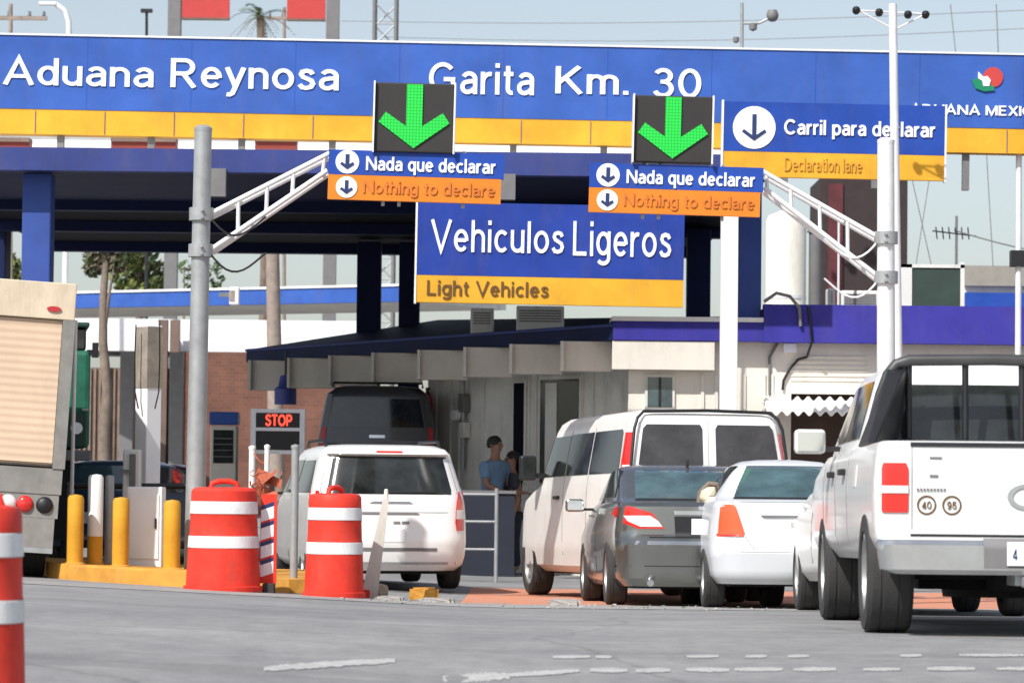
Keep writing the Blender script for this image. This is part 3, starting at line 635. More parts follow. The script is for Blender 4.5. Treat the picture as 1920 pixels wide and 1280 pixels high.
# shaded wing running away to the left under the roof
eL = Pb(462, 660, 59.5); e0 = Vector((c0.x, 0, 0)); e1 = Vector((eL.x, 11.5, 0)); ev = (e1 - e0); eLn = ev.length; eu = ev.normalized(); en = Vector((eu.y, -eu.x, 0))
if en.y > 0: en = -en
EM = Matrix((-eu, -en, Vector((0, 0, 1)))).transposed().to_4x4(); EM.translation = e1   # local x from far end to corner, y inwards
ztop = c0.z
MB().box(0, eLn, 0, .2, zlo + .0, ztop, M=EM).build('wing_fascia', M['navy'], bo)  # navy instead of purple blue: the canopy shade is put into the colour
MB().box(0, eLn, -.03, .0 - .002, ztop - .05, ztop - .01, M=EM).build('drip_edge', M['beam_blue'], bo)
# sloped roof sheet behind the fascia
mb = MB(); rs = [EM @ Vector(v) for v in ((0, .1, ztop + .002), (eLn - .2, .1, ztop + .002), (eLn - .2, 3.0, ztop + .22), (1.0, 3.5, ztop + .62), (1.0, 8, ztop + .62), (eLn - .2, 8, ztop + .22), (0, .1, zlo + .03), (eLn - .2, .1, zlo + .03), (eLn - .2, 8, zlo + .03), (1.0, 8, zlo + .03))]
mb.add(rs, [(0, 1, 2, 3), (3, 2, 5, 4), (0, 3, 4, 9, 6), (6, 7, 8, 9), (1, 7, 8, 5, 2), (4, 5, 8, 9), (0, 6, 7, 1)]); mb.build('wing_roof', M['navy'], bo)
# stepped beige panels under the wing fascia
edges = [1150, 1056, 961, 876, 791, 706, 626, 550, 478]
def t_of(px):
    lo, hi = 0.0, eLn
    for _ in range(50):
        m_ = (lo + hi)/2; q = EM @ Vector((m_, 0, zlo)) + o0; v = CAMROT.transposed() @ (q - Vector((0, 0, CAMZ))); x = 960 + F*v.x/-v.z
        if x < px: lo = m_
        else: hi = m_
    return (lo + hi)/2
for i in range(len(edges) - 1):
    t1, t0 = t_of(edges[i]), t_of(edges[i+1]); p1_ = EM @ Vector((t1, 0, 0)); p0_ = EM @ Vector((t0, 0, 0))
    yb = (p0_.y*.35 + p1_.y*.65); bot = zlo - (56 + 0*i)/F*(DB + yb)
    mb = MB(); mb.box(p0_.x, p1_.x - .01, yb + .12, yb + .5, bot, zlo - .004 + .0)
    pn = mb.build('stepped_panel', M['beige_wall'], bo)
    MB().box(p0_.x - .05, p0_.x - .001, yb + .02, yb + .5, bot, zlo - .005).build('panel_edge', M['white_wall'], pn)  # whitish strip paints in the sunlit side face of each step
# recessed grey wall below
def wall_seg(pa, da, pb, db, top, name, mtl, th=.15):
    a, b = P(pa, 890, da) - o0, P(pb, 890, db) - o0
    a.z = b.z = 0; u = (b - a).normalized(); n_ = Vector((-u.y, u.x, 0)); m_ = Matrix((u, n_, Vector((0, 0, 1)))).transposed().to_4x4(); m_.translation = a
    MB().box(0, (b - a).length, 0, th, -.5, top, M=m_).build(name, mtl, bo); return m_, (b - a).length
WM, WL = wall_seg(815, 54.5, 1182, 49.6, zlo - .05, 'shaded_wall', M['grey_wall'])
def on_wall(px):
    lo, hi = 0.0, WL
    for _ in range(50):
        m_ = (lo + hi)/2; q = WM @ Vector((m_, 0, 1)) + o0; v = CAMROT.transposed() @ (q - Vector((0, 0, CAMZ)))
        if 960 + F*v.x/-v.z < px: lo = m_
        else: hi = m_
    return lo
zwall = lambda py: Pb(1000, py, 51.5).z
for (a, b, ya, yb, mt) in ((967, 985, 905, 716, 'dark_soffit'), (1017, 1088, 905, 712, 'glass')):
    x0, x1 = on_wall(a), on_wall(b)
    dr = MB().box(x0 - .06, x1 + .06, -.05, -.002, zwall(ya), zwall(yb) + .06, M=WM).build('door_frame', M['grey_wall'], bo)
    MB().box(x0, x1, -.065, -.052, zwall(ya), zwall(yb), M=WM).build('door', M[mt], dr)
    if mt == 'glass':
        MB().box(x0 + (x1-x0)*.15, x0 + (x1-x0)*.45, -.075, -.066, zwall(ya), zwall(yb) - .05, M=WM).build('door_leaf', M['grey_wall'], dr)
mb = MB()
for px in (842, 858, 905, 990, 1003, 1090, 1110):
    x0 = on_wall(px); mb.box(x0, x0 + .05, -.03, -.001, -.4, zlo - .06, M=WM)
mb.build('wall_batten', M['grey_wall'], bo)
me_ = thing('utility_meter', 'grey pipes and round meter mounted on the shaded wall', 'meter'); x0 = on_wall(875)
me_.matrix_world = Matrix.Translation(o0) @ WM @ Matrix.Translation((x0, -.08, zwall(775)))
MB().box(-.08, .10, -.07, .06, .05, .36).build('meter_box', M['post_grey'], me_, bevel=.01)
MB().box(-.05, .12, -.07, .06, -.38, -.12).build('meter_box', M['grey_wall'], me_, bevel=.01)
MB().lathe([(0, -.05), (.09, -.05), (.09, .05), (0, .05)], 20, Matrix.Translation((-.10, -.1, 0)) @ Matrix.Rotation(R(90), 4, 'X')).build('dial', M['white_paint'], me_, smooth=40)
MB().tube((.02, -.02, -.9), (.02, -.02, .6), .03, n=10).build('pipe', M['galv'], me_, smooth=40)
fx = thing('fire_extinguisher', 'red extinguisher hanging at the end of the shaded wall', 'extinguisher'); fx.matrix_world = Matrix.Translation(o0) @ WM @ Matrix.Translation((-.08, -.12, zwall(790)))
MB().lathe([(0, 0), (.085, 0), (.09, .03), (.09, .42), (.06, .5), (.025, .53), (.025, .57), (0, .57)], 20).build('cylinder_body', M['red_cloth'], fx, smooth=40)
MB().box(-.02, .06, -.02, .02, .57, .61).path([(.03, 0, .58), (.1, -.03, .5), (.1, -.05, .2)], .012, 6).build('hose', M['black'], fx)
MB().box(-.14, .14, .1, .2, -1.5, .9).build('mount_post', M['grey_wall'], fx)

# roof clutter right of centre
wt = thing('water_tank', 'tall white cylindrical tank standing behind the purple fascia', 'tank', P(1473, 570, 68))
MB().lathe([(0, -4.2), (.43, -4.2), (.43, 1.75), (.38, 1.88), (.14, 1.98), (0, 1.98)], 32).build('shell', M['white_wall'], wt, smooth=40)
MB().lathe([(.435, .1), (.44, .1), (.44, .18), (.435, .18)], 32).build('band', M['steel_white'], wt, smooth=40)
for (px, py0, py1, r, d, mk_, lab) in ((1528, 575, 436, .11, 54, 'post_grey', 'thick grey post rising behind the purple fascia beside the tank'), (1572, 575, 405, .022, 54, 'steel_white', 'thin pale pipe rising between the white roof units')):
    p = P(px, py0, d); q = P(px, py1, d)
    rp = thing('roof_post', lab, 'post', p); MB().tube((0, 0, -.5), (0, 0, q.z - p.z), r, n=16).build('shaft', M[mk_], rp, smooth=40)
    MB().lathe([(0, .0), (r*1.3, 0), (r*1.3, .03), (r*.5, .05), (0, .05)], 16, Matrix.Translation((0, 0, q.z - p.z))).build('cap', M[mk_], rp, smooth=40)
def roof_unit(pa, pb, ya, yb, d, lab):
    a, b = P(pa, yb, d), P(pb, ya, d)
    r = thing('air_conditioner', lab, 'air conditioner', a, group='roof air conditioners')
    wd, h = b.x - a.x, b.z - a.z
    MB().box(0, wd, 0, .5, -.4, h).build('casing', M['white_paint'], r, bevel=.02)
    mb = MB()
    for i in range(5): mb.box(.05, wd - .05, -.012, -.001, h*.15 + h*.14*i, h*.15 + h*.14*i + .02)
    mb.build('vent_grille', M['post_grey'], r)
roof_unit(1553, 1566, 540, 572, 54.5, 'narrow white unit on the roof beside the thick grey post')
roof_unit(1577, 1648, 545, 574, 54.5, 'wide white unit on the roof left of the gantry pole')
roof_unit(882, 926, 578, 612, 53.5, 'grey shaded unit on the dark wing roof under the letters Light Vehicles')
roof_unit(968, 1058, 574, 608, 53.0, 'wider shaded unit on the dark wing roof under the hanging sign')
eb = thing('equipment_board', 'dark green board in a white frame on the roof', 'board', P(1710, 562, 52))
wd = P(1800, 562, 52).x - P(1710, 562, 52).x
MB().box(0, wd, 0, .2, -.1, .52).build('panel', mat('board_green', (.035, .06, .05), .6, var=.2), eb)
mb = MB(); mb.box(-.2, -.004, -.02, .3, -.2, .58); mb.box(wd + .004, wd + .07, -.02, .2, -.2, .62); mb.box(-.2, wd + .07, -.02, .2, .525, .58); mb.build('frame', M['white_paint'], eb)
db = thing('distant_building', 'low grey and blue building far behind the roof at the right edge', 'building', P(1808, 700, 110))
s_ = 110/F
MB().box(0, 260*s_, 0, 8, 165*s_, 203*s_).build('roof_band', mat('far_grey', (.27, .25, .22), .8), db)
MB().box(0, 260*s_, .3, 7.7, 152*s_, 164.9*s_).build('wall', M['white_wall'], db)
MB().box(0, 260*s_, -.2, 8, 120*s_, 151.8*s_).build('blue_band', M['sign_blue_deep'], db)
MB().box(0, 260*s_, .3, 7.7, -4, 119.8*s_).build('wall', M['white_wall'], db)
# dark block under the Carril sign, added to paint in the shaded canopy interior
of = thing('canopy_shade_block', 'dark brown block standing in for the shade under the far right end of the canopy', 'building', at(1600, 76))
a, b = P(1535, 700, 76) - of.location, P(1700, 700, 76) - of.location
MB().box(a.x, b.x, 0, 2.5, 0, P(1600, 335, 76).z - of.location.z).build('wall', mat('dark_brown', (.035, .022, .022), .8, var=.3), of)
MB().box(a.x + .2, a.x + .55, -.05, -.002, 2, P(1600, 345, 76).z - of.location.z).build('pillar', mat('dark_red', (.10, .02, .025), .8, var=.3), of)

# ------------------------------------------------------------------ far left background
fc = thing('far_canopy', 'thin blue edged canopy with grey underside beyond the left lanes', 'canopy', at(450, 92))
o1 = fc.location.copy()
a = P(-80, 556, 96) - o1; b = P(760, 537, 88) - o1
u = (b - a); u.z = 0; L_ = u.length; u.normalize(); n_ = Vector((-u.y, u.x, 0)); FM = Matrix((u, n_, Vector((0, 0, 1)))).transposed().to_4x4(); FM.translation = Vector((a.x, a.y, 0))
za_, zb2 = a.z, b.z
def slab(name, y0, y1, t0, t1, mt):
    vs = []
    for x, zc in ((0, za_), (L_, zb2)):
        for y in (y0, y1):
            for t in (t0, t1): vs.append(FM @ Vector((x, y, zc + t)))
    MB().add(vs, [(0,1,3,2),(4,6,7,5),(0,2,6,4),(1,5,7,3),(0,4,5,1),(2,3,7,6)]).build(name, mt, fc)
slab('fascia', -.1, .1, -.42, 0, M['sign_blue'])
slab('coping', -.14, .15, .005, .07, M['white_paint'])
slab('soffit', .1, 5.5, -.38, -.1, M['grey_wall'])
for px in (225, 318, 640): 
    p = P(px, 700, 97) - o1; MB().box(p.x, p.x + .4, p.y, p.y + .4, 0, 5.0).build('column', M['post_grey'], fc)
fl = thing('floodlight', 'white boxy floodlight fixed on the far blue canopy edge', 'lamp', P(428, 572, 90))
MB().box(.05, .32, -.3, .1, 0, .5).build('housing', M['white_paint'], fl, bevel=.03); MB().box(-.25, .05, -.2, -.05, .22, .34).build('bracket', M['post_grey'], fl)
MB().box(.06, .2, -.32, -.301, .1, .4).build('lens', M['wood'], fl)
bw = thing('brick_building', 'brown brick building with white upper wall beyond the left canopy', 'building', at(420, 104))
o2 = bw.location.copy(); q = lambda px, py: P(px, py, 104) - o2
MB().box(q(352, 0).x, q(700, 0).x, 0, 6, -1, q(420, 660).z).build('brick_wall', M['brick'], bw)
MB().box(q(40, 0).x, q(351, 0).x, .1, 6, -1, q(300, 690).z).build('slat_wall', M['brown_slat'], bw)
mb = MB()
for px in range(44, 350, 9): mb.box(q(px, 0).x, q(px, 0).x + .06, .02, .099, -.8, q(300, 691).z)
mb.build('slats', mat('slat_light', (.24, .17, .13), .8, var=.3), bw)
MB().box(q(40, 0).x, q(700, 0).x, .5, 6, q(420, 659).z + .01, q(420, 598).z).build('upper_wall', M['white_letter'], bw)
for px in (308, 330): MB().box(q(px, 0).x, q(px, 0).x + .3, -.3, .0, -1, q(300, 600).z).build('pier', M['brown_slat'], bw)

bb = thing('billboard', 'tall red billboard frame on two grey posts behind the name board', 'billboard', at(475, 118))
q = lambda px, py: P(px, py, 118) - bb.location
for px in (315, 612):
    MB().box(q(px, 0).x, q(px + 24, 0).x, 0, .45, -.5, q(400, -20).z).build('post', M['post_grey'], bb)
for pa, pb in ((341, 430), (538, 610)):
    MB().box(q(pa, 0).x, q(pb, 0).x, .05, .25, q(400, 33).z, q(400, -25).z).build('red_panel', M['red_panel'], bb)
    MB().box(q(pa, 0).x, q(pb, 0).x, .03, .27, q(400, 37).z, q(400, 33.3).z).build('panel_edge', M['brown_slat'], bb)
for pa, pb in ((-40, 55), (208, 330), (478, 556)):
    rb = thing('red_beam', {-40: 'red beam behind the gap under the name board at the left edge', 208: 'red beam in the gap below the letters of Aduana', 478: 'red beam in the gap below the letters of Reynosa'}[pa], 'beam', P(pa, 277, 53), group='red roof beams')
    wd = P(pb, 277, 53).x - P(pa, 277, 53).x
    MB().box(0, wd, 0, .3, -.02, .10).build('web', mat('dull_red', (.22, .03, .02), .6), rb); MB().box(0, wd, -.05, .35, .101, .17).build('flange', M['brown_slat'], rb)
# white strip seen in the gap = inner board backing wall on the roof
gs = thing('roof_upstand', 'pale upstand wall along the canopy roof behind the name board', 'wall', P(-90, 292, 56))
MB().box(0, (1435+90)*56/F, 0, .2, -.1, .36).build('panel', M['white_paint'], gs); MB().box(0, (1435+90)*56/F, -.05, .25, .362, .42).build('coping', M['steel_white'], gs)

lt = thing('lattice_tower', 'thin steel lattice tower rising behind the name board', 'tower', at(712, 112))
q = lambda px, py: P(px, py, 112) - lt.location
mb = MB(); zt_ = q(712, -30).z; hw_ = .38
for sx in (-1, 1):
    for sy in (0, 1): mb.tube((sx*hw_, sy*.6, 0), (sx*hw_, sy*.6, zt_), .07, n=8)
mb.build('legs', M['post_grey'], lt, smooth=50)
mb = MB(); z = 0; s = 1
while z < zt_ - .8:
    mb.tube((-s*hw_, 0, z), (s*hw_, 0, z + .75), .03, n=6); mb.tube((-hw_, 0, z), (hw_, 0, z), .025, n=6); mb.tube((s*hw_, .6, z), (-s*hw_, .6, z + .75), .03, n=6); z += .75; s = -s
mb.build('bracing', M['galv'], lt)

def utility_pole(px, d, top_y, lab, lean=0, r=.13, arms=True, mt='wood'):
    b = at(px, d); t = P(px + lean, top_y, d) - b
    u_ = thing('utility_pole', lab, 'pole', b, group='poles behind the canopies')
    MB().tube((0, 0, -.3), t, r, r*.7, 14).build('shaft', M[mt], u_, smooth=40)
    if arms:
        mb = MB(); mb.box(-.9, .9, -.06, .06, t.z - .5, t.z - .38)
        mb.build('crossarm', M['wood'], u_)
        for x in (-.8, -.3, .35, .8): MB().lathe([(0, 0), (.04, 0), (.06, .05), (.04, .09), (.05, .14), (0, .17)], 10, Matrix.Translation((x, 0, t.z - .379))).build('insulator', M['post_grey'], u_)
    return u_
utility_pole(522, 84, 300, 'slanted weathered wooden pole behind the small dark roof', -14, .23, False)
utility_pole(533, 125, 14, 'dark wooden pole beside the palm behind the billboard', 0, .09, True)
up = utility_pole(275, 110, 22, 'slim dark lamp pole standing between Aduana and the billboard', 0, .07, False, 'black')
MB().box(-.2, .2, -.1, .1, 0, .12).build('lamp_head', M['black'], up); bpy.data.objects['lamp_head'].location = P(275, 24, 110) - at(275, 110)
utility_pole(20, 100, 8, 'dark wooden pole with crossarm above the left corner', 0, .09, True)
cl = thing('street_lamp', 'curved white lamp post above the left part of the name board', 'lamp', at(116, 100))
t = P(112, 70, 100) - cl.location
MB().path([(0, 0, 0), (0, 0, t.z), (-.02, 0, t.z + .5), (-.15, 0, t.z + .85), (-.45, 0, t.z + 1.05)], .09, 10).build('post', M['steel_white'], cl, smooth=50)
MB().box(-.95, -.4, -.12, .12, t.z + 1.0, t.z + 1.1).build('lamp_head', M['steel_white'], cl, bevel=.02)

# mast with floodlights, in front of the name board
lm = thing('light_mast', 'tall thin white mast with four floodlights at the top', 'mast', at(1690, 43))
t = P(1674, 8, 43) - lm.location
MB().tube((0, 0, -.1), t, .075, .055, 16).build('shaft', M['steel_white'], lm, smooth=40)
tl = t
mb = MB()
for q in ((1610, 20), (1738, 26)): mb.tube(P(1677, 56, 43) - lm.location, P(*q, 43) - lm.location, .012, n=6)
mb.tube(P(1606, 20, 43) - lm.location, P(1742, 27, 43) - lm.location, .012, n=6)
mb.build('stay_arms', M['steel_white'], lm)
for q in ((1605, 22), (1648, 26), (1702, 30), (1735, 30)):
    c = P(*q, 43) - lm.location
    MB().lathe([(0, 0), (.05, .0), (.055, .05), (.03, .09), (0, .1)], 12, Matrix.Translation(c) @ Matrix.Rotation(R(70), 4, 'X')).build('floodlight', M['black'], lm, smooth=50)
cm = thing('camera_mast', 'thin grey mast carrying a dark dome camera above the Km. 30 letters', 'mast', at(1394, 72))
t = P(1391, 6, 72) - cm.location
MB().tube((0, 0, 0), t, .045, .04, 10).build('shaft', M['galv'], cm, smooth=40)
c = P(1440, 40, 72) - cm.location
MB().path([(t.x, 0, c.z - .06), (c.x - .2, 0, c.z - .05), (c.x, 0, c.z + .05)], .03, 8).build('arm', M['galv'], cm)
MB().lathe([(0, .16), (.1, .15), (.14, .05), (.13, -.03), (.08, -.1), (0, -.12)], 20, Matrix.Translation((c.x + .1, 0, c.z + .1))).build('camera_dome', M['post_grey'], cm, smooth=50)
mb = MB()
for q, r in (((1412, 52), .09), (1380, 75) and ((1380, 76), .07)): mb.lathe([(0, -r), (r, -r*.5), (r, r), (0, r*1.2)], 10, Matrix.Translation(P(*q, 72) - cm.location))
mb.build('sensor', M['post_grey'], cm, smooth=50)

# wires across the sky and on the right
def wire(pts, d0, d1, r, lab, sag=0.0):
    a, b = P(*pts[0], d0), P(*pts[1], d1)
    o = MB().path([a.lerp(b, i/16) - Vector((0, 0, sag*math.sin(math.pi*i/16))) for i in range(17)], r, 5).build('overhead_wire', M['post_grey'], smooth=60)
    return tag(o, lab, 'wire', 'overhead wires')
wire(((640, 40), (1960, 18)), 130, 110, .012, 'upper thin wire crossing the sky above Garita Km. 30', .25)
wire(((720, 70), (1960, 52)), 130, 110, .012, 'lower thin wire crossing the sky just above the name board', .3)
wire(((1790, 432), (1990, 480)), 80, 75, .02, 'dark sagging wire under the right end of the name board', .05)
wire(((1702, 300), (1748, 505)), 80, 80, .012, 'steep thin wire just right of the gantry pole under the board')
wire(((1748, 300), (1716, 505)), 84, 84, .012, 'thin wire slanting left behind the green equipment board')
wire(((1850, 292), (1862, 500)), 90, 90, .014, 'near vertical thin wire right of the antenna')
wire(((1782, 8), (1792, 100)), 95, 95, .014, 'near vertical thin wire in the sky right of the floodlight mast')
wire(((1868, 8), (1872, 104)), 95, 95, .016, 'near vertical thin wire in the sky above the emblem')
an = thing('antenna', 'dark yagi antenna on a short pole above the green board', 'antenna', P(1793, 500, 80))
h = P(1793, 405, 80).z - P(1793, 500, 80).z
MB().tube((0, 0, -1), (0, 0, h), .035, n=8).build('shaft', M['post_grey'], an)
mb = MB(); mb.tube((-.6, 0, h - .38), (.5, 0, h - .5), .02, n=6)
for i in range(6): x = -.55 + .16*i; mb.tube((x, -.25, h - .42 + .12), (x + .1, .25, h - .42 - .14), .016, n=6)
mb.build('elements', M['black'], an)
for px, d, lab in ((1908, 47.6, 'white slim pole at the right edge under the board'),):
    sp = thing('slim_pole', lab, 'pole', at(px, d)); MB().tube((0, 0, 0), (0, 0, P(px, 285, d).z - sp.location.z), .05, .045, 10).build('shaft', M['steel_white'], sp, smooth=40)
    MB().box(-.12, .12, -.1, .1, P(px, 500, d).z - sp.location.z, P(px, 470, d).z - sp.location.z).build('pole_box', M['black'], sp)

# ------------------------------------------------------------------ vegetation
def foliage(name, clumps, n, size, mtls, parent, seed=1, stretch=1.0):
    r = random.Random(seed); mb = MB()
    tot = sum(c[3]**2 for c in clumps)
    for cx, cy, cz, cr in clumps:
        for _ in range(int(n * cr*cr / tot)):
            while True:
                p = Vector((r.uniform(-1, 1), r.uniform(-1, 1), r.uniform(-1, 1)))
                if p.length < 1 and r.random() < .35 + .65*p.length: break
            c = Vector((cx, cy, cz)) + p * cr; s = size * r.uniform(.6, 1.4)
            a = Vector((r.gauss(0, 1), r.gauss(0, 1), r.gauss(0, 1))).normalized(); b_ = a.orthogonal().normalized(); e = a.cross(b_)
            mb.add([c - b_*s*stretch, c + e*s*.45, c + b_*s*stretch, c - e*s*.45 + a*s*.15], [(0, 1, 2, 3)], r.randrange(len(mtls)))
    return mb.build(name, mtls, parent)
def tree(px, d, top_y, crown_px, lab, trunk_r, clumps_px, n, size, mtls, seed, lean=0, group=None):
    b = at(px, d); t = thing('tree', lab, 'tree', b, group=group); k = d / F
    top = P(px + lean, top_y, d) - b
    pts = [Vector((top.x*(i/6)**1.5, 0, top.z*i/6)) + Vector((rnd.uniform(-.06, .06), rnd.uniform(-.06, .06), 0)) for i in range(7)]
    mb = MB(); mb.path(pts, [trunk_r*(1 - .55*i/6) for i in range(7)], 10)
    for qx, qy, qr in clumps_px:
        c = P(qx, qy, d) - b; st = pts[4].lerp(pts[6], rnd.random()); mb.path([st, st.lerp(c, .5) + Vector((0, 0, .1)), c], [trunk_r*.4, trunk_r*.25, trunk_r*.08], 6)
    mb.build('trunk', M['bark'], t, smooth=60)
    cl = []
    for qx, qy, qr in clumps_px:
        c = P(qx, qy, d) - b; cl.append((c.x, rnd.uniform(-.6, .6), c.z, qr*k))
    foliage('crown', cl, n, size, mtls, t, seed); return t
tree(196, 76, 470, 0, 'rough trunked tree standing between the box truck and the white column', .17,
     [(185, 470, 34), (215, 490, 22), (168, 500, 18)], 700, .10, [M['leaf'], M['frond']], 3)
tree(262, 120, 480, 0, 'green leafy tree seen above the far blue canopy', .2,
     [(235, 505, 36), (262, 480, 34), (285, 515, 30), (250, 535, 34), (225, 470, 26), (300, 540, 20), (275, 545, 28)], 1500, .17, [M['leaf'], M['leaf'], M['leaf_yellow']], 5, group='trees behind the left canopy')
tree(18, 118, 490, 0, 'small yellow green tree at the left edge above the truck', .12,
     [(18, 500, 22), (30, 530, 24), (10, 540, 22)], 600, .15, [M['leaf_yellow'], M['leaf']], 8, group='trees behind the left canopy')
tree(345, 125, 500, 0, 'pale thin twigged tree just left of the grey gantry pole', .06,
     [(345, 500, 14), (352, 525, 12), (400, 505, 16), (410, 530, 14)], 130, .13, [M['leaf']], 9, group='trees behind the left canopy')
def palm(px, d, cy, lab):
    b = at(px, d); t = thing('palm_tree', lab, 'palm'); t.location = b
    c = P(px, cy, d) - b
    MB().path([(0, 0, 0), (.05, 0, c.z*.5), (c.x, 0, c.z)], [.22, .16, .14], 10).build('trunk', M['bark'], t, smooth=60)
    mb = MB(); r = random.Random(4)
    for i in range(30):
        az = r.uniform(0, 6.28); el = r.uniform(-1.2, .9); ln_ = r.uniform(.9, 1.8); w0 = .09
        dirn = Vector((math.cos(az)*math.cos(el), math.sin(az)*math.cos(el), math.sin(el)))
        pts = [c + dirn*ln_*s - Vector((0, 0, .55*s*s*ln_)) for s in (0, .25, .5, .75, 1)]
        sd_ = dirn.cross(Vector((0, 0, 1))).normalized()
        for j in range(4):
            for s in (-1, 1):
                for q_ in range(3):
                    p = pts[j].lerp(pts[j+1], q_/3); e = p + sd_*s*.22*(1 - .18*j) + dirn*.14 - Vector((0, 0, .08))
                    mb.add([p, p + dirn*.05, e], [(0, 1, 2)], 0 if el < .2 else 1)
    mb.build('crown', [M['frond'], M['leaf']], t); return t
palm(488, 122, 30, 'dry brown palm behind the billboard between Reynosa letters and sky')

# ------------------------------------------------------------------ island on the left with bollards
isl = thing('traffic_island', 'yellow kerbed island with bollards under the grey gantry pole', 'island', at(230, 34.5))
def loop_pts():
    pts = [(85, 37.0), (92, 35.6), (120, 34.7), (180, 34.1), (260, 33.7), (350, 33.4), (420, 33.3), (430, 39), (85, 39)]
    return [at(*p) - isl.location for p in pts]
lp = loop_pts()
mb = MB(); n = len(lp); hh = .17
vs = [v + Vector((0, 0, -.05)) for v in lp] + [v + Vector((0, .02, hh - .02)) for v in lp] + [v*1.0 + Vector((0, .06, hh)) for v in lp]
mb.add(vs, [(i, (i+1) % n, n + (i+1) % n, n + i) for i in range(n)] + [(n+i, n+(i+1) % n, 2*n+(i+1) % n, 2*n+i) for i in range(n)] + [tuple(range(2*n, 3*n))])
mb.build('kerb', M['curb_yellow'], isl, smooth=30)
is2 = thing('traffic_island', 'short yellow kerb end between the two orange barrels', 'island', at(530, 34.0))
mb = MB(); pr = [(-.28, -.5), (-.12, -.62), (.12, -.62), (.28, -.5), (.3, 3), (-.3, 3)]
vs = [Vector((x*1.15, y, -.06)) for x, y in pr] + [Vector((x, y + .03, .15)) for x, y in pr]
mb.add(vs, [(i, (i+1) % 6, 6+(i+1) % 6, 6+i) for i in range(6)] + [tuple(range(6, 12))]); mb.build('kerb', M['curb_yellow'], is2)

def bollard(px, d, top, lab, mats=('bollard_yellow', 'bollard_yellow'), wpx=34, split=.55):
    b = at(px, d) + Vector((0, 0, .16)); o = thing('bollard', lab, 'bollard', b, group='bollards on the yellow island')
    h = (P(px, top, d) - b).z; r = wpx/2*d/F
    MB().lathe([(0, -.02), (r, -.02), (r, h*split)], 22).build('lower_tube', M[mats[0]], o, smooth=40)
    MB().lathe([(r, h*split + .001), (r, h - r*.5), (r*.8, h - r*.15), (0, h)], 22).build('upper_tube', M[mats[1]], o, smooth=40)
    MB().lathe([(r*1.25, -.015), (r*1.25, .02), (r, .03)], 22).build('collar', M['curb_yellow'], o, smooth=40)
bollard(143, 34.9, 926, 'yellow bollard nearest the box truck', wpx=31)
bollard(180, 35.2, 888, 'bollard painted white above and yellow below', ('bollard_yellow', 'white_paint'), 29, .32)
bollard(228, 34.7, 931, 'yellow bollard just left of the white cabinet', wpx=31)
bollard(324, 34.7, 936, 'yellow bollard right of the white cabinet by the gantry pole', wpx=32)
bollard(206, 35.6, 890, 'thin pale grey post between two bollards', ('galv', 'galv'), 17)
cb = thing('cabinet', 'white metal cabinet on the yellow island below the white column', 'cabinet', at(275, 36.2) + Vector((0, 0, .14)))
hb = (P(275, 912, 36.2) - cb.location).z
MB().box(-.2, .2, -.18, .2, .0, hb).build('casing', M['white_letter'], cb, bevel=.015)
MB().box(-.165, .165, -.195, -.182, .12, hb - .08).build('door_panel', M['white_letter'], cb, bevel=.004)
MB().box(-.23, .23, -.22, .23, -.05, -.001).build('plinth', M['concrete'], cb)
MB().box(.12, .14, -.21, -.196, hb*.5, hb*.62).build('handle', M['black'], cb)
wc = thing('column', 'white square column rising from the island to the far canopy', 'column', at(276, 38.3), R(45))
hc = (P(276, 610, 38.3) - wc.location).z
MB().box(-.112, .112, -.112, .112, 0, hc).build('shaft', M['white_letter'], wc, bevel=.012)
MB().box(-.118, .118, -.118, .118, hc - .75, hc - .02).build('sleeve', mat('brown_sleeve', (.30, .26, .21), .8, var=.3, scale=6), wc)
for s in (-1, 1): MB().path([(s*.10 - .12, -.12 - s*.10, hc), (s*.105 - .125, -.125 - s*.105, hc - .4), (s*.10 - .12, -.12 - s*.10, hc - .8), (s*.07 - .12, -.12 - s*.07, hc - 1.0)], .009, 6).build('cable', M['black'], wc, smooth=50)
MB().box(-.14, -.1125, -.05, .05, hc*.35, hc*.35 + .08).build('switch_box', M['black'], wc)
gc = thing('gate_controller', 'small cream gate box with a grey lever left of the white column', 'box', at(248, 37.2) + Vector((0, 0, .1)))
MB().box(-.10, .10, -.1, .1, 0, (P(248, 842, 37.2) - gc.location).z).build('casing', M['paint_cream'], gc, bevel=.02)
hz = (P(248, 880, 37.2) - gc.location).z; MB().box(-.02, .05, -.14, -.102, hz - .2, hz + .18).box(-.12, .04, -.15, -.11, hz - .04, hz).build('lever', M['post_grey'], gc)
ba = thing('barrier_arm', 'dark horizontal barrier arm across the lane behind the bollards', 'barrier', P(125, 911, 37.8))
MB().tube((0, 0, 0), P(352, 911, 37.8) - ba.location, .035, n=12).build('arm', M['black'], ba, smooth=50)
MB().tube((.05, 0, -.9), (.05, 0, .05), .045, n=12).build('support', M['post_grey'], ba, smooth=50)

tp = thing('slim_pole', 'thin white pole against the side of the box truck', 'pole', at(134, 36.5)); MB().tube((0, 0, 0), (0.02, 0, (P(136, 600, 36.5) - tp.location).z), .022, n=10).lathe([(0, 0), (.05, 0), (.05, .02), (0, .02)], 12).build('shaft', M['steel_white'], tp, smooth=40)

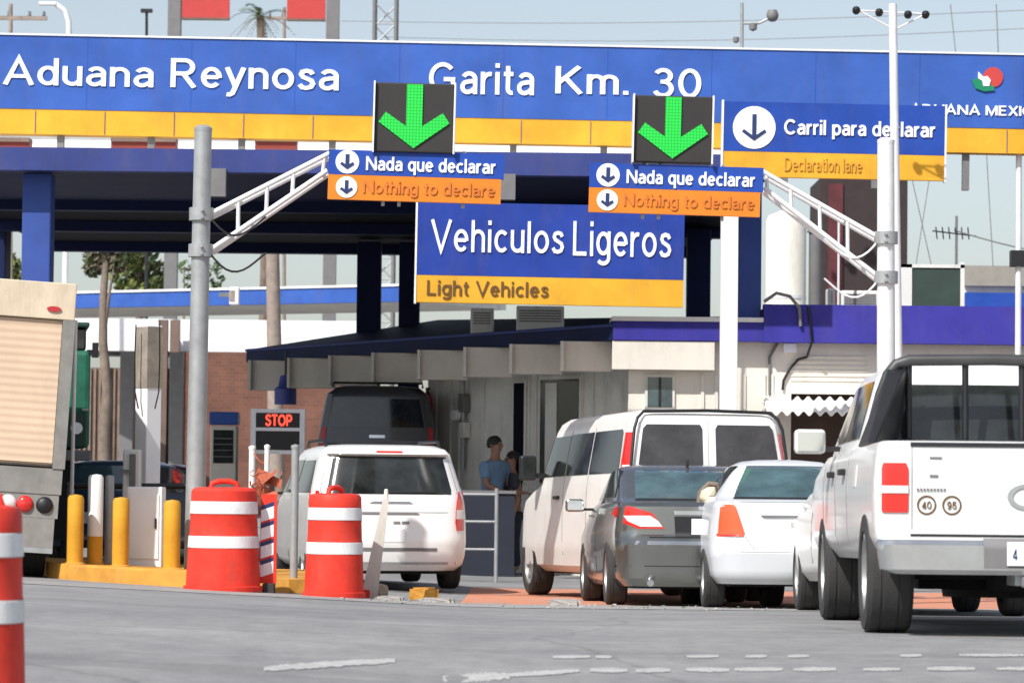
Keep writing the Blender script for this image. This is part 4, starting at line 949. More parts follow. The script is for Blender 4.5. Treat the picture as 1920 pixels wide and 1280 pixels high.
ks = thing('ticket_kiosk', 'narrow pale kiosk with dark louvred screen and blue top by the brick wall', 'kiosk', at(430, 56))
q = lambda px, py: P(px, py, 56) - ks.location
MB().box(q(406, 0).x, q(455, 0).x, 0, .4, 0, q(430, 798).z).build('casing', M['beige_wall'], ks, bevel=.02)
MB().box(q(412, 0).x, q(449, 0).x, -.015, -.001, q(430, 868).z, q(430, 806).z).build('screen', M['glass'], ks)
mb = MB()
for y in (818, 829, 840, 852): mb.box(q(412, 0).x, q(449, 0).x, -.025, -.016, q(0, y).z, q(0, y).z + .015)
mb.build('screen_bars', M['post_grey'], ks)
MB().box(q(404, 0).x, q(457, 0).x, -.05, .45, q(430, 796).z, q(430, 772).z).build('blue_top', M['sign_blue'], ks, bevel=.02)
le = thing('stop_display', 'white framed black display with red lit STOP letters', 'display', at(530, 50))
q = lambda px, py: P(px, py, 50) - le.location
x0, x1 = q(481, 0).x, q(582, 0).x
mb = MB(); mb.box(x0, x0 + .08, 0, .12, 0, q(0, 761).z); mb.box(x1 - .08, x1, 0, .12, 0, q(0, 761).z); mb.box(x0 + .081, x1 - .081, 0, .12, q(0, 768).z, q(0, 761.2).z); mb.box(x0 + .081, x1 - .081, 0, .12, q(0, 802).z, q(0, 796).z); mb.box(x0 + .081, x1 - .081, .03, .12, q(0, 845).z, q(0, 838).z)
mb.build('frame', M['steel_white'], le)
MB().box(x0 + .082, x1 - .082, .02, .1, q(0, 795.6).z, q(0, 768.4).z).build('led_panel', M['black'], le)
MB().box(x0 + .082, x1 - .082, .02, .1, q(0, 837.6).z, q(0, 802.4).z).build('lower_panel', M['signal_black'], le)
text_obj('lettering', 'STOP', q(558, 0).x - q(508, 0).x, q(0, 771).z - q(0, 793).z, M['led_red'], le, q(508, 0).x, q(0, 793).z, y=.018, bold=.03)
pl = thing('blue_drum', 'blue drum shaped lantern hanging above the STOP display', 'lantern', P(535, 758, 58))
MB().lathe([(0, 0), (.2, 0), (.2, .28), (.13, .34), (.1, .52), (0, .54)], 20).build('shell', mat('lantern_blue', (.05, .07, .30), .5), pl, smooth=40)
MB().tube((0, 0, .5), (0, 0, 1.0), .02, n=8).build('hanger', M['black'], pl)

# ------------------------------------------------------------------ orange barrels and posts
def barrel(loc, lab, s=1.0, rz=0, group='orange traffic barrels', half=.36):
    o = thing('traffic_barrel', lab, 'barrel', loc, rz, group); H = 1.06*s; h = half*s
    def rr(t): return h*(1.04 - .14*t)
    bands = [(0.0, .40, 0), (.40, .515, 1), (.515, .715, 0), (.715, .835, 1), (.835, .95, 0)]
    mb = MB(); mb.lathe([(0, 0), (rr(0)*1.06, 0), (rr(0)*1.06, .05*s), (rr(.05), .055*s), (rr(.4), .40*H)], 40)
    mb.lathe([(rr(.515), .515*H), (rr(.53)*.985, .53*H), (rr(.7)*.985, .70*H), (rr(.715), .715*H)], 40)
    mb.lathe([(rr(.835), .835*H), (rr(.85), .85*H), (rr(.93), .93*H), (rr(.95)*.93, .955*H), (rr(.95)*.7, .965*H), (0, .965*H)], 40)
    mb.build('shell', M['barrel_orange'], o, smooth=35)
    for a_, b_ in ((.40, .515), (.715, .835)):
        MB().lathe([(rr(a_) - .004, a_*H + .001), (rr(a_) + .004, a_*H + .006), (rr(b_) + .004, b_*H - .006), (rr(b_) - .004, b_*H - .001)], 40).build('white_band', M['tape_white'], o, smooth=35)
    mb = MB(); mb.path([(-.13*s, 0, .955*H), (-.12*s, 0, 1.0*H), (-.05*s, 0, 1.02*H), (.05*s, 0, 1.02*H), (.12*s, 0, 1.0*H), (.13*s, 0, .955*H)], .028*s, 8); mb.build('handle', M['barrel_orange'], o, smooth=50)
    return o
b1 = at(421, 32.3); barrel(b1, 'orange barrel with two white bands in front of the grey gantry pole', 1.02, .3, half=.355)
b2 = at(629, 32.0); barrel(b2, 'narrower orange barrel with white bands in front of the white minivan', 1.01, 1.1, half=.285)
b3 = at(-46, 15.2); barrel(b3, 'nearest orange barrel cut by the left edge of the picture', .93, 0, half=.262)

def post_at(px, d, top, r, lab, mt, dx=0, group=None):
    b = at(px, d); o = thing('marker_post', lab, 'post', b, group=group); h = P(px + dx, top, d) - b
    MB().tube((0, 0, -.05), h, r, r, 14).build('shaft', M[mt], o, smooth=40)
    MB().lathe([(0, 0), (r*1.15, 0), (r*1.15, .03), (0, .045)], 14, Matrix.Translation(h)).build('cap', M[mt], o, smooth=40)
    MB().box(-r*2.2, r*2.2, -r*2.2, r*2.2, -.02, .02).build('foot', M['post_grey'], o); return o
post_at(553, 33.9, 840, .042, 'tall grey galvanised post standing on the short yellow kerb', 'galv', 1)
post_at(473, 34.6, 842, .035, 'pale post left of the orange mesh behind the first barrel', 'white_paint', 0, 'pale posts holding the orange mesh')
post_at(500, 34.2, 840, .028, 'pale post rising through the orange mesh beside the striped panel', 'white_paint', 1, 'pale posts holding the orange mesh')
# diagonal striped hazard panel
hp = thing('hazard_panel', 'upright orange and white diagonal striped panel between the two barrels', 'marker', at(505, 32.4))
Wp, z0p, z1p = .165, .10, (P(505, 926, 32.4) - hp.location).z
MB().box(-Wp/2, Wp/2, 0, .03, z0p, z1p).build('board', M['barrel_orange'], hp)
mb = MB(); zc = z0p + .06
while zc < z1p - .12:
    mb.add([Vector(v) for v in ((-Wp/2 + .004, -.003, zc), (Wp/2 - .03, -.003, zc + .045), (Wp/2 - .03, -.003, zc + .165), (-Wp/2 + .004, -.003, zc + .12))], [(0, 1, 2, 3)]); zc += .185
mb.build('white_stripes', M['tape_white'], hp)
mb = MB(); zc = z0p + .183
while zc < z1p - .1:
    mb.add([Vector(v) for v in ((-Wp/2 + .004, -.002, zc), (Wp/2 - .03, -.002, zc + .045), (Wp/2 - .03, -.002, zc + .085), (-Wp/2 + .004, -.002, zc + .04))], [(0, 1, 2, 3)]); zc += .185; mb.build('stripe', M['navy_ink'], hp); mb = MB()
MB().box(-.05, .07, -.08, .1, -.02, .1).build('base', M['rubber'], hp, bevel=.01)
ms = thing('orange_mesh', 'crumpled orange safety mesh wrapped round the pale posts', 'safety mesh', at(496, 34.0))
mb = MB(); r_ = random.Random(11); zt0, zt1 = (P(496, 925, 34) - ms.location).z, (P(496, 842, 34) - ms.location).z
for i in range(15):
    c = Vector((r_.uniform(-.10, .10), r_.uniform(-.1, .1), zt0 + (zt1 - zt0)*r_.random()**2.2*.8)); pts = [c]
    for j in range(5): c = c + Vector((r_.uniform(-.06, .06), r_.uniform(-.04, .04), r_.uniform(-.08, .08))); c.x = max(-.15, min(.18, c.x)); pts.append(c)
    mb.path(pts, r_.uniform(.004, .010), 5)
for i in range(9):
    c = Vector((r_.uniform(-.1, .12), r_.uniform(-.08, .08), zt0 + r_.uniform(0, .2))); a, b_ = Vector((r_.uniform(-.1, .1), .02, r_.uniform(.03, .1))), Vector((r_.uniform(.02, .1), -.04, r_.uniform(-.05, .05)))
    mb.add([c - a, c + b_, c + a, c - b_ + Vector((0, .03, 0))], [(0, 1, 2, 3)])
mb.build('strands', mat('mesh_orange', (.40, .10, .05), .7, var=.5, scale=9), ms)
# leaning white plank
wp = thing('plank', 'tapered white plank leaning in front of the minivan beside the barrel', 'plank', at(700, 32.6))
t = P(724, 934, 32.6) - wp.location; b_ = Vector((-.03, 0, .0))
vs = []
for p, ww in ((b_, .085), (t, .03)):
    for sx, sy in ((-1, -1), (1, -1), (1, 1), (-1, 1)): vs.append(p + Vector((sx*ww, sy*.025, 0)))
MB().add(vs, [(0,3,2,1), (4,5,6,7), (0,1,5,4), (1,2,6,5), (2,3,7,6), (3,0,4,7)]).build('board', mat('plank_paint', (.60, .55, .48), .7, var=.12, dirt=.3), wp)
MB().lathe([(0, 0), (.025, 0), (.02, .09), (0, .1)], 10, Matrix.Translation(t)).build('tip', M['beige_wall'], wp)
MB().box(-.16, -.02, -.06, .06, -.02, .09).build('foot', M['barrel_orange'], wp, bevel=.01)
def stone(px, d, sx, sz, lab, mt, seed, boxy=False):
    b = at(px, d); me = bpy.data.meshes.new('stone'); bm = bmesh.new(); r_ = random.Random(seed)
    if boxy:
        bmesh.ops.create_cube(bm, size=1); bmesh.ops.bevel(bm, geom=bm.edges[:], offset=.12, segments=2, affect='EDGES')
        bmesh.ops.subdivide_edges(bm, edges=bm.edges[:], cuts=2, use_grid_fill=True)
    else: bmesh.ops.create_icosphere(bm, subdivisions=3, radius=.5)
    for v in bm.verts:
        n_ = math.sin(v.co.x*9 + seed)*math.cos(v.co.y*8 + v.co.z*7)
        v.co *= 1 + (.04 if boxy else .10)*n_ + r_.uniform(-.02, .02); v.co = Vector((v.co.x*sx, v.co.y*sx*.8, (v.co.z + .42)*sz))
    bm.to_mesh(me); bm.free(); me.materials.append(mt); o = bpy.data.objects.new('concrete_lump' if boxy else 'stone', me); C.objects.link(o); o.location = b
    me.polygons.foreach_set('use_smooth', [not boxy]*len(me.polygons))
    return tag(o, lab, 'rubble' if boxy else 'stone', 'rubble on the road edge')
stone(716, 32.9, .17, .17, 'rounded grey brown stone at the foot of the white plank', mat('stone_tan', (.40, .32, .22), .9, var=.3, scale=8, bump=.4), 1)
stone(798, 33.4, .30, .14, 'yellow concrete block in front of the minivan bumper', M['curb_yellow'], 2, True)
stone(735, 32.0, .26, .045, 'flat whitish broken slab nearest the stone', M['concrete'], 3, True)
stone(822, 32.1, .34, .05, 'flat pale broken slab left of the big van', M['concrete'], 4, True)
stone(1062, 31.6, .30, .08, 'pale lump of broken concrete by the van front wheel', M['concrete'], 6, True)
rn = random.Random(21); peb = MB()
for i in range(160):
    px, d = rn.uniform(640, 1500), rn.uniform(29.5, 33.0); b = at(px, d); s = rn.uniform(.008, .035)
    vs = [b + Vector((rn.uniform(-s, s), rn.uniform(-s, s), rn.uniform(0, s*.9))) for _ in range(4)] ; peb.add(vs, [(0, 1, 2), (0, 2, 3), (0, 3, 1), (1, 3, 2)])
tag(peb.build('gravel', M['concrete']), kind='stuff')

# ------------------------------------------------------------------ railing, low wall, people
ra = thing('railing', 'pale tubular railing between the minivan and the big van', 'railing', at(905, 46))
q = lambda px, py: P(px, py, 46) - ra.location
mb = MB()
for px in (872, 941): mb.tube((q(px, 0).x, 0, 0), (q(px, 0).x, 0, q(px, 915).z), .027, n=12)
mb.build('posts', M['galv'], ra, smooth=50)
mb = MB()
for y in (917, 968, 1020): mb.tube((q(840, 0).x, 0, q(0, y).z), (q(941, 0).x, 0, q(0, y).z), .02, n=12)
mb.build('rails', M['galv'], ra, smooth=50)
lw = thing('low_wall', 'low dark navy wall behind the tubular railing', 'wall', at(905, 49.6))
q = lambda px, py: P(px, py, 49.6) - lw.location
MB().box(q(780, 0).x, q(975, 0).x, 0, .25, -.1, q(900, 925).z).build('panel', mat('dark_navy', (.012, .015, .03), .7, var=.3), lw)
MB().box(q(780, 0).x - .02, q(975, 0).x + .02, -.03, .28, q(900, 924.5).z, q(900, 919).z).build('cap', M['post_grey'], lw)

def person(px, d, head_y, lab, shirt, face, hair=True, lean=0, arms='fwd'):
    """one skinned body; clothes and hair are children"""
    b = at(px, d); head_top = (P(px, head_y, d) - b).z; H = head_top; k = H / 1.75
    o = thing('person', lab, 'person', b, face)
    def skin(name, verts, edges, radii, mtl, parent, sub=2):
        me = bpy.data.meshes.new(name); me.from_pydata([Vector(v)*k for v in verts], edges, []); ob = bpy.data.objects.new(name, me); C.objects.link(ob)
        m_ = ob.modifiers.new('skin', 'SKIN'); m_.use_smooth_shade = True
        for i, r in enumerate(radii): me.skin_vertices[0].data[i].radius = (r[0]*k, r[1]*k) if isinstance(r, tuple) else (r*k, r*k)
        me.skin_vertices[0].data[0].use_root = True
        ob.modifiers.new('sub', 'SUBSURF').levels = sub; ob.modifiers['sub'].render_levels = sub
        me.materials.append(mtl); ob.parent = parent; return ob
    L = lean
    V = [(0, 0, .95), (0, L*.3, 1.15), (0, L*.7, 1.38), (0, L*.9, 1.48), (0, L, 1.56), (0, L*1.02 + .015, 1.66), (0, L*1.0, 1.71)]
    E = [(0, 1), (1, 2), (2, 3), (3, 4), (4, 5), (5, 6)]; Rr = [(.15, .11), (.14, .10), (.17, .11), .06, .058, (.078, .098), (.06, .075)]
    for s in (-1, 1):
        i = len(V)
        if arms == 'fwd': arm = [(s*.19, L*.8, 1.40), (s*.23, L*.8 + .06, 1.14), (s*.15, L*.8 + .28, 1.05), (s*.13, L*.8 + .36, 1.05)]
        else: arm = [(s*.19, L*.8, 1.40), (s*.24, L*.8 - .02, 1.12), (s*.25, L*.8 + .06, .88), (s*.25, L*.8 + .08, .80)]
        V += arm + [(s*.09, 0, .90), (s*.10, .02, .50), (s*.10, -.02, .09), (s*.11, .12, .035)]
        E += [(2, i), (i, i+1), (i+1, i+2), (i+2, i+3), (0, i+4), (i+4, i+5), (i+5, i+6), (i+6, i+7)]; Rr += [.062, .046, .034, .026, .095, .062, .042, (.045, .035)]
    body = skin('body', V, E, Rr, M['skin'], o)
    # hands: palm with five short fingers
    for s in (-1, 1):
        w = Vector((s*.13, L*.8 + .37, 1.05)) if arms == 'fwd' else Vector((s*.25, L*.8 + .085, .79)); dr = Vector((0, 1, -.1)) if arms == 'fwd' else Vector((0, .15, -1))
        hv = [w, w + dr*.06]; he = [(0, 1)]; hr = [.022, (.036, .018)]
        for f in range(4):
            i = len(hv); p = w + dr*.075 + Vector(((f - 1.5)*.019, 0, 0)); hv += [p, p + dr*(.035 + .008*(f in (1, 2))), p + dr*.06 + Vector((0, .0, -.015))]; he += [(1, i), (i, i+1), (i+1, i+2)]; hr += [.010, .009, .0075]
        i = len(hv); hv += [w + dr*.03 + Vector((-s*.035, 0, 0)), w + dr*.065 + Vector((-s*.048, 0, -.01))]; he += [(0, i), (i, i+1)]; hr += [.012, .009]
        skin('hand', hv, he, hr, M['skin'], o, 1)
    SV_ = [(0, 0, .93), (0, L*.3, 1.15), (0, L*.7, 1.38), (0, L*.88, 1.46)]; SE = [(0, 1), (1, 2), (2, 3)]; SR = [(.17, .125), (.16, .12), (.185, .125), (.085, .08)]
    for s in (-1, 1):
        i = len(SV_); SV_ += [(s*.195, L*.8, 1.40), (s*.225, L*.8 + .04, 1.20)] ; SE += [(2, i), (i, i+1)]; SR += [.078, .068]
    skin('shirt', SV_, SE, SR, shirt, o)
    TV = [(0, 0, .97)]; TE = []; TR = [(.165, .12)]
    for s in (-1, 1):
        i = len(TV); TV += [(s*.09, 0, .86), (s*.10, .02, .50), (s*.10, -.02, .10)]; TE += [(0, i), (i, i+1), (i+1, i+2)]; TR += [.108, .078, .062]
    skin('trousers', TV, TE, TR, M['trousers'], o)
    mb = MB(); hc_ = Vector((0, L - .012, 1.675))*k
    vs = []; nn = 16
    for j in range(8):
        ph = math.pi*.5*j/7
        for i in range(nn):
            t = 2*math.pi*i/nn; dep = 1.0 if math.sin(t) < .25 else .55
            vs.append(hc_ + Vector((.088*math.cos(t)*math.cos(ph*dep - .35*(dep == 1.0)), .108*math.sin(t)*math.cos(ph*dep), .115*math.sin(ph*dep + (.0 if dep == 1.0 else .7)) - .03*(dep == 1.0)))*k)
    hb_ = MB(); hb_.lathe([(.001, .105), (.05, .095), (.08, .06), (.092, .01), (.09, -.03)], 20, Matrix.Translation(hc_ + Vector((0, -.012, -.005))) @ Matrix.Rotation(R(14), 4, 'X') @ Matrix.Diagonal((k, k*1.16, k, 1)))
    hb_.build('hair', M['hair'], o, smooth=60)
    for s in (-1, 1):
        MB().lathe([(0, -.011), (.011, -.006), (.013, 0), (.011, .006), (0, .011)], 10, Matrix.Translation(Vector((s*.033, L + .088, 1.655))*k)).build('eye', M['black'], o, smooth=60)
        MB().lathe([(0, -.03), (.012, -.02), (.016, 0), (.013, .022), (0, .032)], 10, Matrix.Translation(Vector((s*.084, L + .0, 1.645))*k)).build('ear', M['skin'], o, smooth=60)
    MB().path([Vector((0, L + .09, 1.665))*k, Vector((0, L + .112, 1.63))*k, Vector((0, L + .098, 1.618))*k], [.008*k, .016*k, .010*k], 8).build('nose', M['skin'], o, smooth=60)
    MB().path([Vector((-.024, L + .092, 1.595))*k, Vector((0, L + .10, 1.593))*k, Vector((.024, L + .092, 1.595))*k], .005*k, 6).build('mouth', mat('lips', (.22, .07, .06), .5), o, smooth=60)
    return o
person(922, 51.0, 820, 'man in a light blue shirt with short dark hair behind the tubular railing', M['shirt_blue'], R(-130), lean=.06)
person(964, 51.2, 848, 'shorter dark clothed person beside the front of the big van', M['shirt_dark'], R(110), lean=.04, arms='down')

# ------------------------------------------------------------------ vehicles
def lerp(a, b, t): return a + (b - a)*t
class Shell:
    """body as a stack of rounded rectangles; level = (z, y_rear, y_front, half_width, rear corner radius, front corner radius)"""
    def __init__(s, levels, bow=.06, taper=.05):
        s.lv = levels; s.bow = bow; s.tp = taper
    def par(s, z):
        lv = s.lv
        if z <= lv[0][0]: return lv[0][1:]
        for a, b in zip(lv, lv[1:]):
            if z <= b[0]:
                t = (z - a[0])/max(1e-6, b[0] - a[0]); return tuple(lerp(p, q, t) for p, q in zip(a[1:], b[1:]))
        return lv[-1][1:]
    def T(s, x, y, p):
        yr, yf, hw = p[:3]; t = (y - yr)/(yf - yr); t = max(0, min(1, t))
        return x*(1 - s.tp*(2*t - 1)**2), y + s.bow*(x/hw)**2*(1 - 2*t)
    def ring(s, p, nx=9, nc=7, ny=26):
        yr, yf, hw, rr, rf = p; pts = []
        def arc(cx, cy, r, a0, a1): 
            for i in range(nc + 1): a = R(lerp(a0, a1, i/nc)); pts.append((cx + r*math.cos(a), cy + r*math.sin(a)))
        for i in range(nx): pts.append((lerp(-(hw - rr), hw - rr, i/nx), yr))
        arc(hw - rr, yr + rr, rr, -90, 0)
        for i in range(1, ny): pts.append((hw, lerp(yr + rr, yf - rf, i/ny)))
        arc(hw - rf, yf - rf, rf, 0, 90)
        for i in range(1, nx): pts.append((lerp(hw - rf, -(hw - rf), i/nx), yf))
        arc(-(hw - rf), yf - rf, rf, 90, 180)
        for i in range(1, ny): pts.append((-hw, lerp(yf - rf, yr + rr, i/ny)))
        arc(-(hw - rr), yr + rr, rr, 180, 270)
        return [s.T(x, y, p) for x, y in pts[:-1]]
    def mesh(s):
        mb = MB(); zs = []
        for a, b in zip(s.lv, s.lv[1:]):
            n = max(1, int(max(abs(b[0] - a[0])/.07, abs(b[1] - a[1])/.12, abs(b[2] - a[2])/.15) + .999))
            for i in range(n): zs.append((lerp(a[0], b[0], i/n), [lerp(p, q, i/n) for p, q in zip(a[1:], b[1:])]))
        zs.append((s.lv[-1][0], s.lv[-1][1:]))
        vs = []; 
        for z, p in zs: r = s.ring(p); n = len(r); vs += [(x, y, z) for x, y in r]
        fs = [(j*n+i, j*n+(i+1) % n, (j+1)*n+(i+1) % n, (j+1)*n+i) for j in range(len(zs)-1) for i in range(n)]
        fs += [tuple(range(n))[::-1], tuple(range((len(zs)-1)*n, len(zs)*n))]
        return mb.add(vs, fs)
    def rear_y(s, z, x):
        yr, yf, hw, rr, rf = s.par(z); xs = min(abs(x)/(1 - s.tp), hw); y = yr
        if xs > hw - rr: y = yr + rr - math.sqrt(max(0, rr*rr - (xs - (hw - rr))**2))
        return y + s.bow*(xs/hw)**2
    def front_y(s, z, x):
        yr, yf, hw, rr, rf = s.par(z); xs = min(abs(x)/(1 - s.tp), hw); y = yf
        if xs > hw - rf: y = yf - rf + math.sqrt(max(0, rf*rf - (xs - (hw - rf))**2))
        return y - s.bow*(xs/hw)**2
    def side_x(s, z, y):
        yr, yf, hw, rr, rf = s.par(z); x = hw
        if y < yr + rr: x = hw - rr + math.sqrt(max(0, rr*rr - (yr + rr - y)**2))
        elif y > yf - rf: x = hw - rf + math.sqrt(max(0, rf*rf - (y - yf + rf)**2))
        t = max(0, min(1, (y - yr)/(yf - yr))); return x*(1 - s.tp*(2*t - 1)**2)
    def _grid(s, fn, rows, name, mtl, parent, off, thick, nr, nc, nrm):
        """rows: (z, a, b) from low to high; fn(z, t) -> surface point; nrm outward unit vector"""
        mb = MB(); zs = []
        for r0, r1 in zip(rows, rows[1:]):
            m_ = max(1, int(nr*(r1[0] - r0[0])/(rows[-1][0] - rows[0][0]) + .5))
            for i in range(m_): zs.append(tuple(lerp(p, q, i/m_) for p, q in zip(r0, r1)))
        zs.append(rows[-1]); nrw = len(zs); N = Vector(nrm)
        out = [[fn(z, lerp(a, b, j/nc)) + N*off for j in range(nc + 1)] for z, a, b in zs]
        vs = [v for r in out for v in r]; k = nc + 1
        fs = [(i*k+j, i*k+j+1, (i+1)*k+j+1, (i+1)*k+j) for i in range(nrw-1) for j in range(nc)]
        edge = list(range(nc + 1)) + [i*k + nc for i in range(1, nrw)] + [(nrw-1)*k + j for j in range(nc-1, -1, -1)] + [i*k for i in range(nrw-2, 0, -1)]
        o0 = len(vs); vs += [vs[e] - N*(thick + off) for e in edge]; ne = len(edge)
        fs += [(edge[i], edge[(i+1) % ne], o0 + (i+1) % ne, o0 + i) for i in range(ne)]
        mb.add(vs, fs); return mb.build(name, mtl, parent, smooth=40)
    def rear(s, name, rows, mtl, parent, off=.006, thick=.03, nr=8, nc=12):
        return s._grid(lambda z, x: Vector((x, s.rear_y(z, x), z)), rows, name, mtl, parent, off, thick, nr, nc, (0, -1, .15))
    def front(s, name, rows, mtl, parent, off=.006, thick=.03, nr=8, nc=12):
        return s._grid(lambda z, x: Vector((x, s.front_y(z, x), z)), rows, name, mtl, parent, off, thick, nr, nc, (0, 1, .15))
    def side(s, name, rows, mtl, parent, sgn, off=.006, thick=.03, nr=8, nc=12):
        return s._grid(lambda z, y: Vector((sgn*s.side_x(z, y), y, z)), rows, name, mtl, parent, off, thick, nr, nc, (sgn, 0, .1))

def carve(o, cutters):
    """boolean-cut wheel arches / the cargo bed into a body mesh"""
    cm_ = MB()
    for c in cutters: cm_.add(c.v, c.f)
    co = cm_.build('cutter', M['under'])
    md = o.modifiers.new('cut', 'BOOLEAN'); md.operation = 'DIFFERENCE'; md.object = co; md.solver = 'EXACT'
    try: md.material_mode = 'TRANSFER'
    except Exception: pass
    bpy.context.view_layer.update()
    me = bpy.data.meshes.new_from_object(o.evaluated_get(bpy.context.evaluated_depsgraph_get()))
    o.modifiers.remove(md); o.data = me; me.polygons.foreach_set('use_smooth', [True]*len(me.polygons)); me.set_sharp_from_angle(angle=R(38))
    bpy.data.objects.remove(co)
def wheel(parent, x, y, r, wd, sgn, steer=0, spokes=6, rim_m='rim'):
    wh = bpy.data.objects.new('wheel', None); C.objects.link(wh); wh.parent = parent; wh.location = (x, y, r); wh.rotation_euler = (0, 0, steer); wh.empty_display_size = .2
    RX = Matrix.Rotation(R(90)*sgn, 4, 'Y'); h = wd/2; ri = r*.64
    MB().lathe([(ri, -h*.9), (ri*1.05, -h), (r*.93, -h*.98), (r*.985, -h*.8), (r, -h*.45), (r*.985, -h*.42), (r*.985, -h*.34), (r, -h*.3), (r, h*.3), (r*.985, h*.34), (r*.985, h*.42), (r, h*.45), (r*.985, h*.8), (r*.93, h*.98), (ri*1.05, h), (ri, h*.9)], 44, RX).build('tyre', M['rubber'], wh, smooth=30)
    mb = MB(); mb.lathe([(ri, -h*.8), (ri, h*.9), (ri*.94, h*.88), (ri*.90, h*.55), (ri*.55, h*.42), (0, h*.42)], 36, RX)
    mb.lathe([(ri*.26, h*.40), (ri*.24, h*.78), (ri*.12, h*.84), (0, h*.84)], 20, RX)
    for i in range(spokes):
        a = 2*math.pi*i/spokes; 
        ms_ = RX @ Matrix.Rotation(a, 4, 'Z'); mb.box(ri*.15, ri*.93, -ri*.11, ri*.11, h*.44, h*.74, M=ms_)
    mb.build('rim', M[rim_m], wh, smooth=35)
    return wh
def mirror(parent, x, y, z, wd, h, sgn, paint, glass='glass', big=False):
    mo = MB(); d = .12 if not big else .16
    pts = []
    mo.box(x, x + sgn*wd, y, y + d, z, z + h) if sgn > 0 else mo.box(x - wd, x, y, y + d, z, z + h)
    m_ = mo.build('mirror', paint, parent, bevel=.03)
    x0, x1 = (x + .02, x + wd - .02) if sgn > 0 else (x - wd + .02, x - .02)
    MB().box(x0, x1, y - .008, y - .001, z + .02, z + h - .02).build('mirror_glass', M[glass], m_)
    MB().box(*sorted((x - sgn*.12, x + sgn*.01)), y + .03, y + .09, z + h*.1, z + h*.3).build('mirror_arm', M['black'], m_)
    return m_
def car_root(name, lab, cat, px, d, yaw, length, group=None, dx=0):
    b = at(px, d); yawr = R(yaw)
    f = b + Vector((-math.sin(yawr), math.cos(yawr), 0))*length
    pit = math.atan2(G(f.x, f.y) - b.z, length)
    t = thing(name, lab, cat, b, group=group)
    t.rotation_mode = 'XYZ'; t.rotation_euler = (pit, 0, yawr); return t
def arches(ys, r, hw):
    out = []
    for y in ys:
        for s in (-1, 1):
            m_ = MB(); m_.lathe([(0, 0), (r, 0), (r, .42), (0, .42)], 40, Matrix.Translation((s*(hw + .1), y, r*.93)) @ Matrix.Rotation(-R(90)*s, 4, 'Y')); out.append(m_)
    return out
def underbody(parent, hw, y0, y1, z0, z1): return MB().box(-hw, hw, y0, y1, z0, z1).build('underbody', M['under'], parent)
def plate(parent, cx, y, z, wd=.32, h=.16, txt=None):
    p = MB().box(cx - wd/2, cx + wd/2, y - .012, y, z, z + h).build('license_plate', M['plate'], parent, bevel=.004)
    return p

def sedan(root, paint, L=4.8, hw=.9, H=1.46, deck=1.06, wr=.33, yax=(1.0, 3.77), back=(.60, 1.45), glass='glass_teal', bump=.60, roof_hw=.60, hz=.66, bow=.10, lower=.20):
    sh = Shell([(lower, .10, L - .12, hw - .10, .25, .3), (lower + .08, .03, L - .04, hw - .03, .28, .4), (bump - .02, .0, L, hw, .30, .45), (bump + .03, .05, L - .02, hw, .30, .45),
                (hz + .06, .10, L - .05, hw, .28, .5), (hz + .16, .10, L - .35, hw - .01, .26, .5), (deck - .06, .10, L - 1.15, hw - .035, .22, .4), (deck - .015, .15, L - 1.28, hw - .06, .22, .3),
                (deck + .01, back[0], L - 1.34, hw - .09, .18, .3), (H - .07, back[1], L - 2.15, roof_hw + .03, .18, .2), (H - .025, back[1] + .12, L - 2.3, roof_hw - .06, .16, .2), (H, back[1] + .45, L - 2.7, roof_hw - .25, .12, .12)], bow=bow, taper=.07)
    body = sh.mesh().build('body', paint, root, smooth=38)
    carve(body, arches(yax, wr + .05, hw))
    underbody(root, hw - .22, .25, L - .25, lower - .02, .5)
    gb = deck + .03
    gz = H - .075
    w0, w1 = hw - .20, roof_hw - .03
    rows = [(gb, -w0, w0), (gz, -w1, w1)]
    sh.rear('rear_window', rows, M[glass], root, nr=8)
    sh.rear('window_seal', [(gb - .022, -w0 - .02, w0 + .02), (gb - .002, -w0 - .02, w0 + .02)], M['black'], root, off=.004)
    f0 = L - 1.34
    for s in (-1, 1):
        sh.side('side_window', [(gb + .02, back[0] + .55, back[0] + 1.42), (gz, back[1] + .15, back[0] + 1.42)], M['glass'], root, s)
        sh.side('side_window', [(gb + .02, back[0] + 1.48, f0 - .30), (gz, back[0] + 1.48, L - 2.25)], M['glass'], root, s)
        for i, yy in enumerate(yax): wheel(root, s*(hw - .12), yy, wr, .21, s, 0)
        hd = MB()
        for yy in (back[0] + 1.05, back[0] + 2.15): 
            x = s*sh.side_x(deck - .12, yy); hd.box(*sorted((x - s*.02, x + s*.03)), yy - .1, yy + .1, deck - .14, deck - .11)
        hd.build('door_handle', paint, root, bevel=.006)
        sh.side('door_seam', [(.32, back[0] + 1.44, back[0] + 1.452), (gz, back[0] + 1.44, back[0] + 1.452)], M['black'], root, s, off=.003)
    sh.front('windshield', [(gb + .02, -w0 - .02, w0 + .02), (gz, -w1, w1)], M['glass'], root)
    return sh

